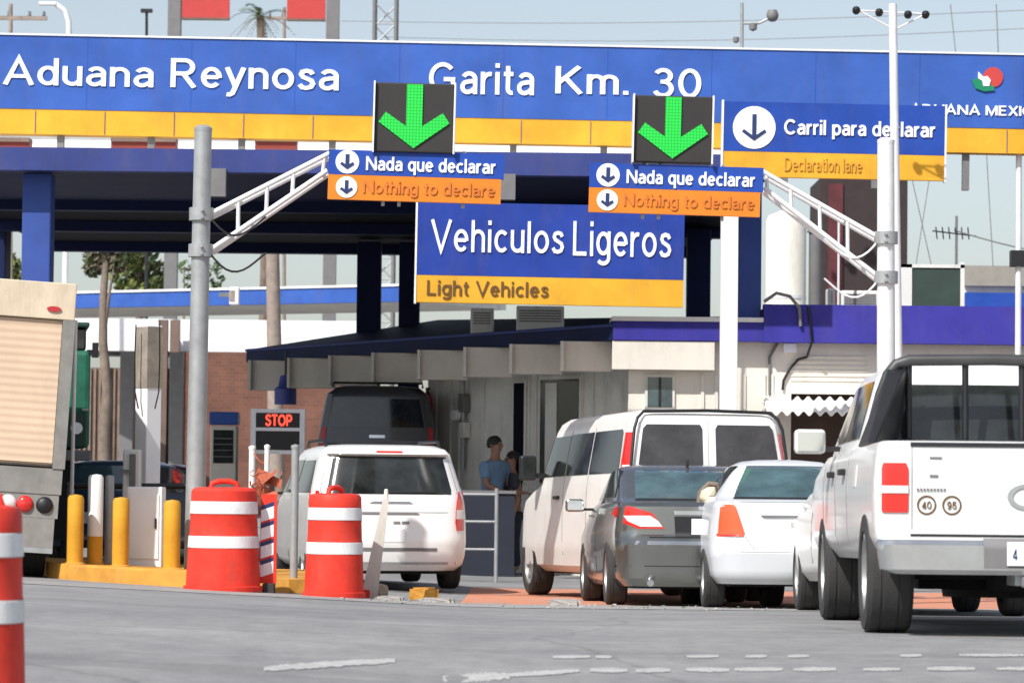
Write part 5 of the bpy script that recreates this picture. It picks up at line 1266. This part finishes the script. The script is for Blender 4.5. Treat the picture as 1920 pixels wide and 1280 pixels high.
# ---- grey sedan
g = car_root('sedan', 'dark grey sedan queueing in front of the big white van', 'car', 1324, 32.0, 3.6, 4.8)
sh = sedan(g, M['paint_grey'], L=4.8, hw=.925, H=1.47, deck=1.06, back=(.62, 1.38), bump=.64, roof_hw=.70)
for s in (-1, 1):
    rows = [(.775, .40, .66), (.83, .44, .80), (.93, .52, .90), (1.0, .74, .86)]
    rows = [(z, s*a, s*b) if s > 0 else (z, -b, -a) for z, a, b in rows]
    tl = sh.rear('tail_light', rows, M['red_lens'], g, off=.012, nc=14)
    rows = [(.795, .42, .64), (.85, .46, .76), (.905, .54, .80)]
    sh.rear('reflector', [(z, s*a, s*b) if s > 0 else (z, -b, -a) for z, a, b in rows], M['clear_lens'], tl, off=.017, nc=12)
sh.rear('chrome_strip', [(.915, -.30, .30), (.955, -.31, .31)], M['chrome'], g, off=.02)
sh.rear('plate_recess', [(.70, -.29, .29), (.90, -.30, .30)], M['black'], g, off=.006)
plate(g, 0.03, sh.rear_y(.8, 0) - .012, .72)
sh.rear('bumper_shelf', [(.615, -.84, .84), (.655, -.80, .80)], M['chrome'], g, off=.004)
sh.rear('trunk_seam', [(.69, -.55, .55), (.698, -.55, .55)], M['black'], g, off=.006)
sh.rear('emblem', [(.965, -.06, .06), (1.01, -.06, .06)], M['chrome'], g, off=.014, nc=4)
sh.rear('bumper_seam', [(.40, -.88, .88), (.408, -.88, .88)], M['black'], g, off=.004)
for s in (-1, 1): sh.side('side_moulding', [(.50, 1.4, 3.4), (.55, 1.4, 3.4)], M['paint_grey'], g, s, off=.012)
MB().box(-.012, .012, 1.5, 1.62, 1.455, 1.51).build('antenna', M['black'], g, bevel=.004)
MB().tube((-.55, .12, .24), (-.55, -.02, .235), .035, n=14).build('exhaust_pipe', M['chrome'], g, smooth=40)
for s in (-1, 1): mirror(g, s*.95, 3.1, .98, .20, .14, s, M['paint_grey'], glass='mirror_glass')
ob = MB(); ob.lathe([(0, 0), (.10, .0), (.13, .06), (.11, .13), (.05, .17), (0, .18)], 14, Matrix.Translation((.10, .72, 1.075))); 
lug = thing('soft_toy', 'pale tan rounded bundle on the trunk lid of the grey sedan', 'bundle'); lug.parent = None
lug.location = g.matrix_world @ Vector((0, 0, 0))
bpy.context.view_layer.update(); lug.matrix_world = g.matrix_world @ Matrix.Translation((.12, .42, 1.05))
foliage_mb = MB(); foliage_mb.lathe([(0, 0), (.10, 0), (.135, .05), (.11, .12), (.05, .155), (0, .16)], 16); foliage_mb.build('cushion', mat('cream_cloth', (.62, .56, .40), .9, var=.2), lug, smooth=60)
MB().path([(-.13, .03, .0), (-.12, .03, .1), (-.03, .03, .19), (.08, .03, .18), (.14, .03, .08), (.14, .03, 0)], .028, 8).build('dark_wrap', M['bark'], lug, smooth=60)

# ---- silver white sedan
sv = car_root('sedan', 'silver white sedan with orange tail lights between the grey sedan and the pickup', 'car', 1496, 31.0, 1.6, 4.4)
sh = sedan(sv, M['paint_silver'], L=4.4, hw=.86, H=1.49, deck=1.06, back=(.36, 1.0), bump=.56, roof_hw=.475, yax=(.85, 3.35), wr=.30, hz=.66, bow=.10, lower=.24)
for s in (-1, 1):
    rows = [(.70, .51, .79), (.74, .50, .795), (.86, .54, .785), (.98, .58, .755), (1.01, .60, .74)]
    tl = sh.rear('tail_light', [(z, s*a, s*b) if s > 0 else (z, -b, -a) for z, a, b in rows], M['orange_lens'], sv, off=.012, nc=14)
    sh.rear('lens_band', [(z, s*a, s*b) if s > 0 else (z, -b, -a) for z, a, b in [(.70, .52, .78), (.715, .52, .78)]], M['red_lens'], tl, off=.016, nc=8)
    sh.rear('trunk_seam', [(z, s*a, s*b) if s > 0 else (z, -b, -a) for z, a, b in [(.575, .40, .41), (.70, .49, .50)]], M['post_grey'], sv, off=.005, nc=1)
sh.rear('trunk_handle', [(.885, -.32, .32), (.905, -.34, .34)], M['post_grey'], sv, off=.014)
sh.rear('high_stop_lamp', [(1.0, .30, .42), (1.02, .30, .42)], M['red_lens'], sv, off=.012)
sh.rear('emblem', [(.80, -.05, .05), (.84, -.05, .05)], M['chrome'], sv, off=.012)
sh.rear('bumper_seam', [(.548, -.80, .80), (.556, -.80, .80)], M['galv'], sv, off=.004)
sh.rear('trunk_seam', [(1.035, -.62, .62), (1.042, -.62, .62)], M['galv'], sv, off=.004)
plate(sv, 0, sh.rear_y(.68, 0) - .006, .60)
for s in (-1, 1): mirror(sv, s*.90, 2.75, .96, .18, .13, s, M['paint_silver'])

# ---- white car ahead of the pickup
wa = car_root('sedan', 'white car mostly hidden, queueing just ahead of the pickup', 'car', 1758, 27.4, 1.0, 4.4)
sh = sedan(wa, M['paint_cream'], L=4.4, hw=.88, H=1.45, deck=1.10, back=(.35, 1.0), bump=.58, roof_hw=.62, yax=(.62, 3.2), wr=.34, hz=.7, lower=.28)
for s in (-1, 1): sh.rear('tail_light', [(.78, *sorted((s*.62, s*.84))), (1.0, *sorted((s*.66, s*.82)))], M['red_lens'], wa, off=.012)
plate(wa, 0, sh.rear_y(.7, 0) - .006, .66)

# ---- minivan
mv = car_root('minivan', 'white minivan with wide dark rear window behind the barrels', 'minivan', 737, 38.3, 10.5, 5.1)
L = 5.1
sh = Shell([(.24, .10, L - .1, .86, .3, .3), (.31, .04, L - .03, .95, .32, .4), (.42, .02, L, .98, .32, .45), (.60, .0, L, .99, .32, .5), (.90, .07, L - .1, .99, .30, .5), (1.02, .10, L - .55, .98, .28, .45), (1.12, .14, L - 1.15, .965, .26, .4),
            (1.64, .36, L - 2.05, .82, .22, .3), (1.70, .44, L - 2.15, .77, .20, .25), (1.745, .62, L - 2.4, .66, .2, .2), (1.76, 1.0, L - 2.8, .45, .2, .2)], bow=.10, taper=.04)
body = sh.mesh().build('body', M['paint_white'], mv, smooth=38); carve(body, arches((1.0, 4.05), .38, .97)); underbody(mv, .75, .3, L - .3, .2, .6)
sh.rear('rear_window', [(1.155, -.83, .83), (1.20, -.835, .835), (1.57, -.74, .74), (1.61, -.70, .70)], M['glass'], mv, nr=10, nc=16)
sp = sh.rear('spoiler', [(1.625, -.74, .74), (1.685, -.70, .70)], M['paint_white'], mv, off=.07, nc=16)
sh.rear('stop_lamp', [(1.64, -.16, .16), (1.665, -.16, .16)], M['red_lens'], mv, off=.073, nc=4)
for s in (-1, 1):
    tl = sh.rear('tail_light', [(z, *sorted((s*a, s*b))) for z, a, b in [(.72, .80, .955), (.82, .785, .955), (1.05, .81, .95), (1.19, .85, .935)]], M['red_lens'], mv, off=.014, nc=8)
    sh.rear('reverse_lens', [(z, *sorted((s*a, s*b))) for z, a, b in [(.86, .80, .945), (.97, .81, .945)]], M['clear_lens'], tl, off=.018, nc=6)
    sh.rear('amber_lens', [(z, *sorted((s*a, s*b))) for z, a, b in [(.98, .815, .945), (1.10, .83, .94)]], M['orange_lens'], tl, off=.018, nc=6)
    sh.side('quarter_window', [(1.17, .55, 1.75), (1.56, .80, 1.75)], M['glass'], mv, s)
    sh.side('side_window', [(1.17, 1.83, 2.85), (1.57, 1.83, 2.85)], M['glass'], mv, s)
    sh.side('side_window', [(1.17, 2.93, 3.85), (1.57, 2.93, 3.2)], M['glass'], mv, s)
    sh.side('door_seam', [(.4, 1.79, 1.80), (1.6, 1.79, 1.80)], M['black'], mv, s, off=.003)
    MB().path([(s*.70, .9, 1.74), (s*.70, 1.0, 1.80), (s*.70, 2.5, 1.81), (s*.70, 2.65, 1.75)], .02, 8).build('roof_rail', M['black'], mv, smooth=50)
    for yy in (1.0, 4.05): wheel(mv, s*.85, yy, .34, .22, s)
    mirror(mv, s*1.0, 3.6, 1.12, .22, .17, s, M['paint_white'])
sh.rear('emblem_wings', [(1.045, -.26, .26), (1.068, -.22, .22)], M['chrome'], mv, off=.014)
sh.rear('handle_strip', [(.915, -.50, .34), (.938, -.46, .30)], M['post_grey'], mv, off=.014)
sh.rear('tailgate_seam', [(.935, -.80, .80), (.943, -.80, .80)], M['galv'], mv, off=.004)
sh.rear('badge', [(.80, .02, .10), (.83, .02, .10)], M['post_grey'], mv, off=.01, nc=3)
sh.rear('badge', [(.80, .12, .21), (.83, .12, .21)], M['post_grey'], mv, off=.01, nc=3)
sh.rear('bumper_strip', [(.475, -.55, .55), (.515, -.55, .55)], M['post_grey'], mv, off=.006)
sh.rear('bumper_step', [(.315, -.80, .80), (.345, -.80, .80)], M['galv'], mv, off=.006)
plate(mv, 0, sh.rear_y(.66, 0) - .004, .58)
sh.rear('wiper', [(1.17, -.02, .55), (1.185, -.02, .55)], M['black'], mv, off=.02)

# ---- big passenger van
vn = car_root('van', 'tall white passenger van with two dark rear door windows behind the grey sedan', 'van', 1333, 35.0, 13.0, 5.3)
L = 5.2
sh = Shell([(.30, .12, L - .15, .86, .12, .3), (.38, .04, L - .05, .97, .14, .4), (.60, .0, L, 1.0, .14, .45), (1.0, .0, L - .05, 1.0, .14, .45), (1.14, .01, L - .15, .995, .14, .45), (1.24, .015, L - .55, .99, .14, .4),
            (1.33, .02, L - 1.02, .98, .14, .35), (1.40, .025, L - 1.10, .97, .14, .3), (1.95, .08, L - 1.45, .87, .16, .25), (2.04, .11, L - 1.52, .83, .18, .25), (2.10, .18, L - 1.62, .75, .2, .25), (2.13, .45, L - 1.9, .55, .2, .2)], bow=.035, taper=.02)
body = sh.mesh().build('body', M['paint_cream'], vn, smooth=38); carve(body, arches((1.15, 4.45), .44, .98)); underbody(vn, .78, .2, L - .3, .28, .7)
for s in (-1, 1):
    dr = sh.rear('rear_door', [(.66, *sorted((s*.012, s*.86))), (1.40, *sorted((s*.012, s*.86))), (1.96, *sorted((s*.012, s*.78))), (2.03, *sorted((s*.012, s*.72)))], M['paint_white'], vn, off=.014, nc=8)
    sh.rear('door_window', [(z, *sorted((s*a, s*b))) for z, a, b in [(1.42, .085, .80), (1.46, .075, .805), (1.90, .075, .74), (1.945, .10, .70)]], M['glass_grey'], dr, off=.019, nc=10)
    tl = sh.rear('tail_light', [(z, *sorted((s*a, s*b))) for z, a, b in [(1.37, .885, .965), (1.55, .86, .945), (1.86, .82, .885)]], M['red_lens'], vn, off=.014, nc=6)
    sh.rear('reverse_lens', [(z, *sorted((s*a, s*b))) for z, a, b in [(1.47, .87, .95), (1.50, .865, .945)]], M['clear_lens'], tl, off=.018, nc=6)
    sh.side('side_window', [(1.42, .35, 1.55), (1.47, .33, 1.57), (1.86, .40, 1.57), (1.90, .45, 1.55)], M['glass'], vn, s)
    sh.side('side_window', [(1.42, 1.63, 2.65), (1.90, 1.63, 2.65)], M['glass'], vn, s)
    sh.side('side_window', [(1.42, 2.72, 3.88), (1.89, 2.72, 3.62)], M['glass'], vn, s)
    for yy in (1.59, 2.685): sh.side('door_seam', [(.5, yy - .006, yy + .006), (1.95, yy - .006, yy + .006)], M['post_grey'], vn, s, off=.003)
    MB().box(*sorted((s*.99, s*1.03)), 2.85, 3.05, 1.15, 1.19).build('door_handle', M['black'], vn, bevel=.006)
    for yy in (1.15, 4.45): wheel(vn, s*.86, yy, .385, .25, s, spokes=8)
    mirror(vn, s*1.05, 3.75, 1.38, .20, .30, s, M['black'])
MB().path([(-.90, .015, 1.42), (-.845, .06, 1.90), (-.80, .09, 2.02), (-.72, .13, 2.09), (0, .10, 2.105), (.72, .13, 2.09), (.80, .09, 2.02), (.845, .06, 1.90), (.90, .015, 1.42)], .018, 8).build('door_gasket', M['black'], vn, smooth=50)
sh.rear('bumper', [(.42, -.93, .93), (.62, -.93, .93)], M['chrome'], vn, off=.09, nc=16)
sh.front('windshield', [(1.42, -.84, .84), (1.93, -.74, .74)], M['glass'], vn)
MB().box(-.12, .12, .25, .33, 2.075, 2.125).build('stop_lamp', M['red_lens'], vn, bevel=.01)

# ---- pickup
pk = car_root('pickup_truck', 'nearest white pickup with black roll bar and red tail lights at the right edge', 'pickup truck', 1926, 21.0, -1.0, 5.7)
L = 5.7
sh = Shell([(.50, .08, L - .2, .90, .06, .3), (.58, .03, L - .06, .97, .07, .35), (.66, .0, L, 1.0, .07, .4), (1.0, .0, L, 1.01, .07, .4), (1.12, .0, L - .2, 1.0, .07, .4), (1.22, .01, L - .8, .985, .07, .35), (1.275, .015, L - 1.15, .965, .08, .3), (1.285, .05, L - 1.2, .94, .08, .3)], bow=.015, taper=.015)
body = sh.mesh().build('body', M['paint_white'], pk, smooth=38)
bed = MB(); bed.box(-.82, .82, .10, 1.78, .80, 1.5)
carve(body, arches((.72, 4.25), .47, 1.0) + [bed]); underbody(pk, .60, .95, L - .4, .30, .78)
MB().lathe([(.14, -.12), (.36, -.12), (.38, 0), (.36, .12), (.14, .12)], 32, Matrix.Translation((0, 1.6, .36))).build('spare_tyre', M['rubber'], pk, smooth=40)
cabs = Shell([(1.2, 1.86, L - 1.15, .95, .10, .3), (1.30, 1.86, L - 1.28, .945, .10, .3), (1.80, 1.98, L - 1.95, .80, .12, .2), (1.86, 2.02, L - 2.0, .76, .14, .2), (1.905, 2.15, L - 2.15, .64, .14, .2), (1.92, 2.4, L - 2.4, .4, .1, .1)], bow=.03, taper=.03)
cab = cabs.mesh().build('cab', M['paint_white'], pk, smooth=38)
cabs.rear('rear_window', [(1.33, -.72, .72), (1.37, -.74, .74), (1.71, -.66, .66), (1.75, -.63, .63)], M['glass'], cab, nc=14)
mbw = MB(); 
for x in (-.24, .24): mbw.box(x - .012, x + .012, 1.84, 1.99, 1.34, 1.74, M=Matrix.Translation((0, -.0, 0)))
for s in (-1, 1):
    cabs.side('side_window', [(1.36, 2.08, 2.92), (1.78, 2.16, 2.92)], M['glass'], cab, s)
    cabs.side('side_window', [(1.36, 3.0, 4.05), (1.78, 3.0, 3.62)], M['glass'], cab, s)
    for yy in (2.0, 2.96, 4.1): sh.side('door_seam', [(.58, yy - .007, yy + .007), (1.27, yy - .007, yy + .007)], M['post_grey'], pk, s, off=.003)
    for yy in (2.25, 3.2): MB().box(*sorted((s*1.0, s*1.045)), yy - .1, yy + .1, 1.10, 1.145).build('door_handle', M['black'], pk, bevel=.008)
    tl = sh.rear('tail_light', [(.81, *sorted((s*.78, s*.945))), (.83, *sorted((s*.775, s*.95))), (1.10, *sorted((s*.775, s*.95))), (1.135, *sorted((s*.79, s*.94)))], M['red_lens'], pk, off=.012, nc=10)
    sh.rear('reverse_lens', [(.935, *sorted((s*.775, s*.95))), (.985, *sorted((s*.775, s*.95)))], M['clear_lens'], tl, off=.017, nc=8)
    for yy in (.72, 4.25): wheel(pk, s*.85, yy, .415, .31, s, spokes=6)
    mirror(pk, s*1.05, 3.3, 1.285, .235, .185, s, M['paint_white'], glass='mirror_glass', big=True)
sh.rear('tailgate_seam', [(.70, -.755, -.747), (1.27, -.755, -.747)], M['galv'], pk, off=.003, nc=1)
sh.rear('tailgate_seam', [(.70, .747, .755), (1.27, .747, .755)], M['galv'], pk, off=.003, nc=1)
sh.rear('tailgate_cap', [(1.245, -.76, .76), (1.272, -.76, .76)], M['black'], pk, off=.010)
sh.rear('tailgate_gap', [(.655, -.76, .76), (.672, -.76, .76)], M['black'], pk, off=.004)
for s in (-1, 1): MB().box(*sorted((s*.74, s*.98)), 1.16, 1.19, .26, .58).build('mud_flap', M['black'], pk)
sh.side('fuel_door', [(1.0, 1.30, 1.50), (1.15, 1.30, 1.50)], M['paint_cream'], pk, -1, off=.004)
sh.rear('badge', [(1.165, -.635, -.555), (1.178, -.635, -.555)], M['post_grey'], pk, off=.008, nc=3)
sh.rear('badge', [(1.045, -.635, -.58), (1.06, -.635, -.58)], M['post_grey'], pk, off=.008, nc=3)
mb = MB(); y_ = sh.rear_y(.97, -.6) - .004
for i in range(9): mb.box(-.72 + .022*i, -.72 + .022*i + .013, y_ - .006, y_, .955, .972)
mb.build('lettering', M['post_grey'], pk)
for cx, tx in ((-.655, '40'), (-.49, '95')):
    m2 = MB(); rin, rout, yb = .052, .064, sh.rear_y(.86, cx) - .006
    n = 28; vs = []
    for i in range(n):
        a = 2*math.pi*i/n
        for r in (rin, rout): vs += [(cx + r*math.cos(a), yb, .862 + r*math.sin(a))]
    m2.add(vs, [(2*i, 2*i+1, (2*i+3) % (2*n), (2*i+2) % (2*n)) for i in range(n)]); stk = m2.build('sticker', M['brown_ink'], pk)
    text_obj('lettering', tx, .062, .05, M['brown_ink'], stk, cx - .031, .837, y=yb, depth=.003)
MB().lathe([(.06, -.004), (.075, -.01), (.085, -.004), (.085, .004), (.06, .004)], 28, Matrix.Translation((0, sh.rear_y(.92, 0) - .006, .92)) @ Matrix.Rotation(R(90), 4, 'X') @ Matrix.Diagonal((1.5, 1, 1, 1))).build('emblem', M['galv'], pk, smooth=40)
bpr = Shell([(.41, -.14, .10, .90, .1, .05), (.44, -.17, .10, .96, .12, .05), (.60, -.17, .10, .985, .12, .05), (.635, -.14, .10, .97, .1, .05)], bow=.03, taper=0)
bp = bpr.mesh().build('bumper', M['chrome'], pk, smooth=40)
bpr.rear('bumper_step', [(.455, -.30, .30), (.645, -.30, .30)], M['post_grey'], bp, off=.012)
plate(bp, 0, -.19, .47, .31, .155); text_obj('lettering', '4', .03, .07, M['navy_ink'], bp, -.12, .51, y=-.203, depth=.003)
MB().box(-.05, .05, -.28, -.1, .33, .40).box(-.09, .09, -.10, .3, .34, .42).build('hitch', M['galv'], bp, bevel=.01)
ex = MB().tube((.55, .2, .42), (.55, .9, .44), .05, n=14).build('exhaust_pipe', M['grey_metal'], pk, smooth=40)
MB().lathe([(0, -.16), (.16, -.12), (.18, 0), (.16, .12), (0, .16)], 20, Matrix.Translation((0, .74, .42))).tube((-.8, .72, .42), (.8, .72, .42), .05, n=12).build('rear_axle', M['under'], pk, smooth=40)
# roll bar
rb = MB(); Yb = 1.62
rb.path([(-.90, Yb, 1.28), (-.80, Yb, 1.66), (-.75, Yb, 1.80), (-.69, Yb, 1.875), (-.60, Yb, 1.905), (0, Yb, 1.915), (.60, Yb, 1.905), (.69, Yb, 1.875), (.75, Yb, 1.80), (.80, Yb, 1.66), (.90, Yb, 1.28)], .041, 12)
rbo = rb.build('roll_bar', M['bar_black'], pk, smooth=50)
for x in (-.60, -.20, .20, .60): MB().tube((x, Yb + .02, 1.30), (x, Yb + .02, 1.89), .024, n=10).build('upright', M['black'], rbo, smooth=50)
MB().box(-.90, .90, Yb - .04, Yb + .06, 1.286, 1.345).build('cross_rail', M['black'], rbo, bevel=.01)
for s in (-1, 1):
    vs = [(s*.955, .95, 1.288), (s*.955, 1.70, 1.288), (s*.74, 1.70, 1.87), (s*.78, 1.45, 1.80)]
    vi = [(s*.90, .95, 1.288), (s*.66, 1.72, 1.288), (s*.58, 1.72, 1.87), (s*.66, 1.45, 1.80)]
    w_ = MB(); w_.add(vs + vi, [(0, 1, 2, 3), (7, 6, 5, 4), (0, 4, 5, 1), (1, 5, 6, 2), (2, 6, 7, 3), (3, 7, 4, 0)]); w_.build('wing_panel', M['black'], rbo, bevel=.012)
MB().box(.30, .62, 2.3, 2.42, 1.925, 1.985).build('roof_lamp', M['orange_lens'], pk, bevel=.015)

# ---- box truck on the left
bt = car_root('box_truck', 'tan box truck with ribbed rear door at the left edge', 'truck', -104, 34.6, 8.5, 7.0)
bt.rotation_euler.y = R(3.2)
W2, z0, z1 = 1.2, 1.22, 3.19
MB().box(-W2, W2, .05, 6.5, z0, z1).build('cargo_box', M['grey_metal'], bt)
mb = MB(); n = 18
vs = []; zz_ = []
for i in range(n*4 + 1):
    z = z0 + .04 + (z1 - .42 - z0 - .04)*i/(n*4); ph = i % 4; y = (-.012, .012, .012, -.012)[ph] if False else -.004 + .006*(abs(math.sin(math.pi*i/4))**.5)
    zz_.append((z, y))
vs = [(-W2 + .1, y, z) for z, y in zz_] + [(W2 - .12, y, z) for z, y in zz_]; k_ = len(zz_)
mb.add(vs, [(i, k_+i, k_+i+1, i+1) for i in range(k_-1)]); mb.box(-W2 + .1, W2 - .12, .02, .049, z0 + .02, z1 - .38)
mb.build('roller_door', M['tan_metal'], bt, smooth=60)
MB().box(-W2, W2 + .01, -.03, .049, z1 - .37, z1 + .03).build('header', mat('cream_header', (.66, .55, .40), .55, var=.12, scale=1.5, dirt=.3), bt, bevel=.01)
for xa in (W2 - .115, -W2 - .02): MB().box(xa, xa + .135, -.035, .3, z0 - .02, z1 - .372).build('door_post', M['grey_metal'], bt)
for s in (-1, 1): MB().prism([(s*(W2 - .22) + x, z1 - .26 + z) for x, z in disc(.06, 18, 1.3, .5)], -.05, -.028).build('marker_lamp', M['red_cloth'], bt)
MB().box(-W2, W2, -.02, .2, .92, z0 - .021).build('rear_sill', M['grey_metal'], bt)
lpn = MB().box(-W2 + .05, W2 - .02, -.01, .1, .66, .918).build('lamp_panel', M['grey_metal'], bt)
for cx, mt in ((W2 - .56, 'clear_lens'), (W2 - .38, 'red_lens'), (W2 - .17, 'black')):
    for s in (-1, 1): MB().lathe([(0, .045), (.06, .04), (.085, .02), (.095, -.01)], 18, Matrix.Translation((s*cx, -.012, .80)) @ Matrix.Rotation(R(90), 4, 'X')).build('tail_light', M[mt], lpn, smooth=40)
MB().box(-W2 + .02, W2 - .05, -.03, .1, .34, .657).build('mud_guard', M['grey_metal'], bt); MB().box(-W2 + .02, W2 - .05, -.045, .12, .28, .338).build('under_run_bar', M['galv'], bt)
MB().box(-.5, .5, .3, 6.8, .55, .9).build('chassis', M['under'], bt)
for yy in (1.1, 5.9):
    for s in (-1, 1): wheel(bt, s*.92, yy, .46, .34, s, spokes=8)
cbx = Shell([(.5, 6.55, 8.2, 1.05, .1, .2), (1.2, 6.55, 8.25, 1.1, .1, .3), (2.3, 6.6, 7.9, 1.0, .15, .3), (2.5, 6.7, 7.6, .8, .15, .3)]).mesh().build('cab', M['paint_white'], bt, smooth=40)

# ---- background cars
def hatch(root, paint, L=4.0, glass='glass'):
    sh = Shell([(.22, .1, L - .1, .75, .2, .3), (.32, .0, L, .84, .25, .4), (.6, .0, L, .86, .28, .45), (.9, .04, L - .5, .85, .25, .4), (1.0, .08, L - 1.0, .83, .22, .35), (1.40, .42, L - 1.9, .62, .2, .2), (1.46, .7, L - 2.1, .5, .2, .2)], bow=.09, taper=.05)
    b = sh.mesh().build('body', paint, root, smooth=38); carve(b, arches((.7, L - .8), .35, .86)); underbody(root, .65, .2, L - .2, .2, .5)
    sh.rear('rear_window', [(1.02, -.68, .68), (1.38, -.54, .54)], M[glass], root)
    sh.front('windshield', [(1.02, -.68, .68), (1.38, -.54, .54)], M[glass], root)
    for s in (-1, 1):
        sh.side('side_window', [(1.02, .6, 1.7), (1.38, .75, 1.7)], M['glass'], root, s); sh.side('side_window', [(1.02, 1.76, 2.75), (1.38, 1.76, 2.15)], M['glass'], root, s)
        sh.rear('tail_light', [(.68, *sorted((s*.62, s*.82))), (.92, *sorted((s*.66, s*.80)))], M['red_lens'], root, off=.012)
        for yy in (.7, L - .8): wheel(root, s*.74, yy, .30, .19, s)
    plate(root, 0, sh.rear_y(.6, 0) - .004, .55); return sh
c1_ = car_root('parked_car', 'dark blue car parked behind the yellow bollards', 'car', 168, 45.5, -14, 4.0, 'cars parked beyond the island'); hatch(c1_, M['paint_navy'], glass='glass_teal')
c2_ = car_root('parked_car', 'dark maroon car behind the right hand yellow bollard', 'car', 290, 49.0, 8, 4.0, 'cars parked beyond the island'); hatch(c2_, M['paint_maroon'], glass='glass_teal')
# dark van waiting in the shade under the canopy
dk = car_root('van', 'dark charcoal van raised on the concrete ramp under the canopy beyond the white minivan', 'van', 706, 53.0, 2, 5.0); dk.location.z += .93
L = 5.0
sh = Shell([(.3, .1, L, .85, .1, .3), (.4, .0, L, .98, .12, .4), (1.1, .02, L - .2, 1.0, .14, .4), (1.25, .04, L - .7, .98, .14, .4), (1.9, .12, L - 1.7, .86, .16, .3), (2.02, .2, L - 1.9, .7, .2, .3), (2.05, .5, L - 2.2, .5, .2, .2)], bow=.05, taper=.02)
body = sh.mesh().build('body', M['paint_charcoal'], dk, smooth=38); carve(body, arches((1.1, 4.2), .42, 1.0)); underbody(dk, .75, .2, 4.7, .28, .7)
sh.rear('rear_window', [(1.35, -.78, .78), (1.82, -.70, .70)], M['glass'], dk, nc=14)
for s in (-1, 1):
    sh.rear('tail_light', [(.95, *sorted((s*.86, s*.95))), (1.35, *sorted((s*.84, s*.92)))], M['red_cloth'], dk, off=.012)
    sh.side('side_window', [(1.35, .4, 3.4), (1.82, .5, 3.0)], M['glass'], dk, s)
    for yy in (1.1, 4.2): wheel(dk, s*.86, yy, .37, .24, s)
sh.rear('emblem', [(1.17, -.13, .13), (1.22, -.13, .13)], M['chrome'], dk, off=.016)
plate(dk, 0, sh.rear_y(.8, 0) - .004, .72)
MB().path([(-.75, .6, 2.03), (-.75, .7, 2.10), (.75, .7, 2.10), (.75, .6, 2.03)], .02, 8).build('roof_rack', M['black'], dk)

rm = thing('inspection_ramp', 'raised concrete ramp carrying the dark charcoal van', 'ramp', at(706, 52.8))
MB().box(-1.3, 1.3, 0, 6.0, -.3, .92).build('block', M['concrete'], rm, bevel=.02)
MB().box(-1.3, 1.3, -.02, .04, .80, .90).build('edge_strip', M['bollard_yellow'], rm)

gt = thing('green_truck', 'dark green truck facing the camera, half hidden behind the box truck', 'truck', at(100, 42), R(9))
q = lambda px, py: P(px, py, 42) - gt.location
gx0, gx1 = q(20, 0).x, q(180, 0).x
MB().box(gx0, gx1, 0, 1.8, q(0, 838).z, q(0, 655).z).build('cab', M['green_tarp'], gt, bevel=.06)
MB().box(gx0 + .06, gx1 - .06, .06, 1.7, q(0, 654.5).z, q(0, 612).z).build('windshield', M['glass'], gt, bevel=.03)
MB().box(gx0 + .02, gx1 - .02, -.06, 1.75, q(0, 611.5).z, q(0, 602).z).build('sun_visor', M['dark_green'], gt, bevel=.02)
MB().box(gx0 + .04, gx1 - .04, -.05, -.002, q(0, 836).z, q(0, 772).z).build('grille', M['dark_green'], gt, bevel=.01)
for px in (156, 42): MB().prism([(q(px, 0).x + x, q(0, 801).z + z) for x, z in disc(.078, 24)], -.075, -.051).build('headlight', M['white_letter'], gt)
MB().box(gx0 - .02, gx1 + .02, -.16, -.06, q(0, 862).z, q(0, 842).z).build('bumper', M['post_grey'], gt, bevel=.02)
MB().box(gx1 - .10, gx1 - .02, -.06, -.003, q(0, 764).z, q(0, 768).z).build('hood_trim', M['galv'], gt)
MB().box(gx1 + .02, gx1 + .10, -.05, .05, q(0, 668).z, q(0, 640).z).tube((gx1 - .05, 0, q(0, 655).z), (gx1 + .05, 0, q(0, 655).z), .012, n=8).build('mirror', M['black'], gt)
MB().box(gx0 + .2, gx1 - .2, .1, 5, .35, q(0, 838).z).build('chassis', M['under'], gt)
for x in (gx0 + .2, gx1 - .2): wheel(gt, x, .9, .42, .26, 1 if x > 0 else -1)
MB().box(gx0, gx1 - .1, 2.0, 5.5, q(0, 838).z, q(0, 630).z).build('load_box', M['dark_green'], gt, bevel=.03)
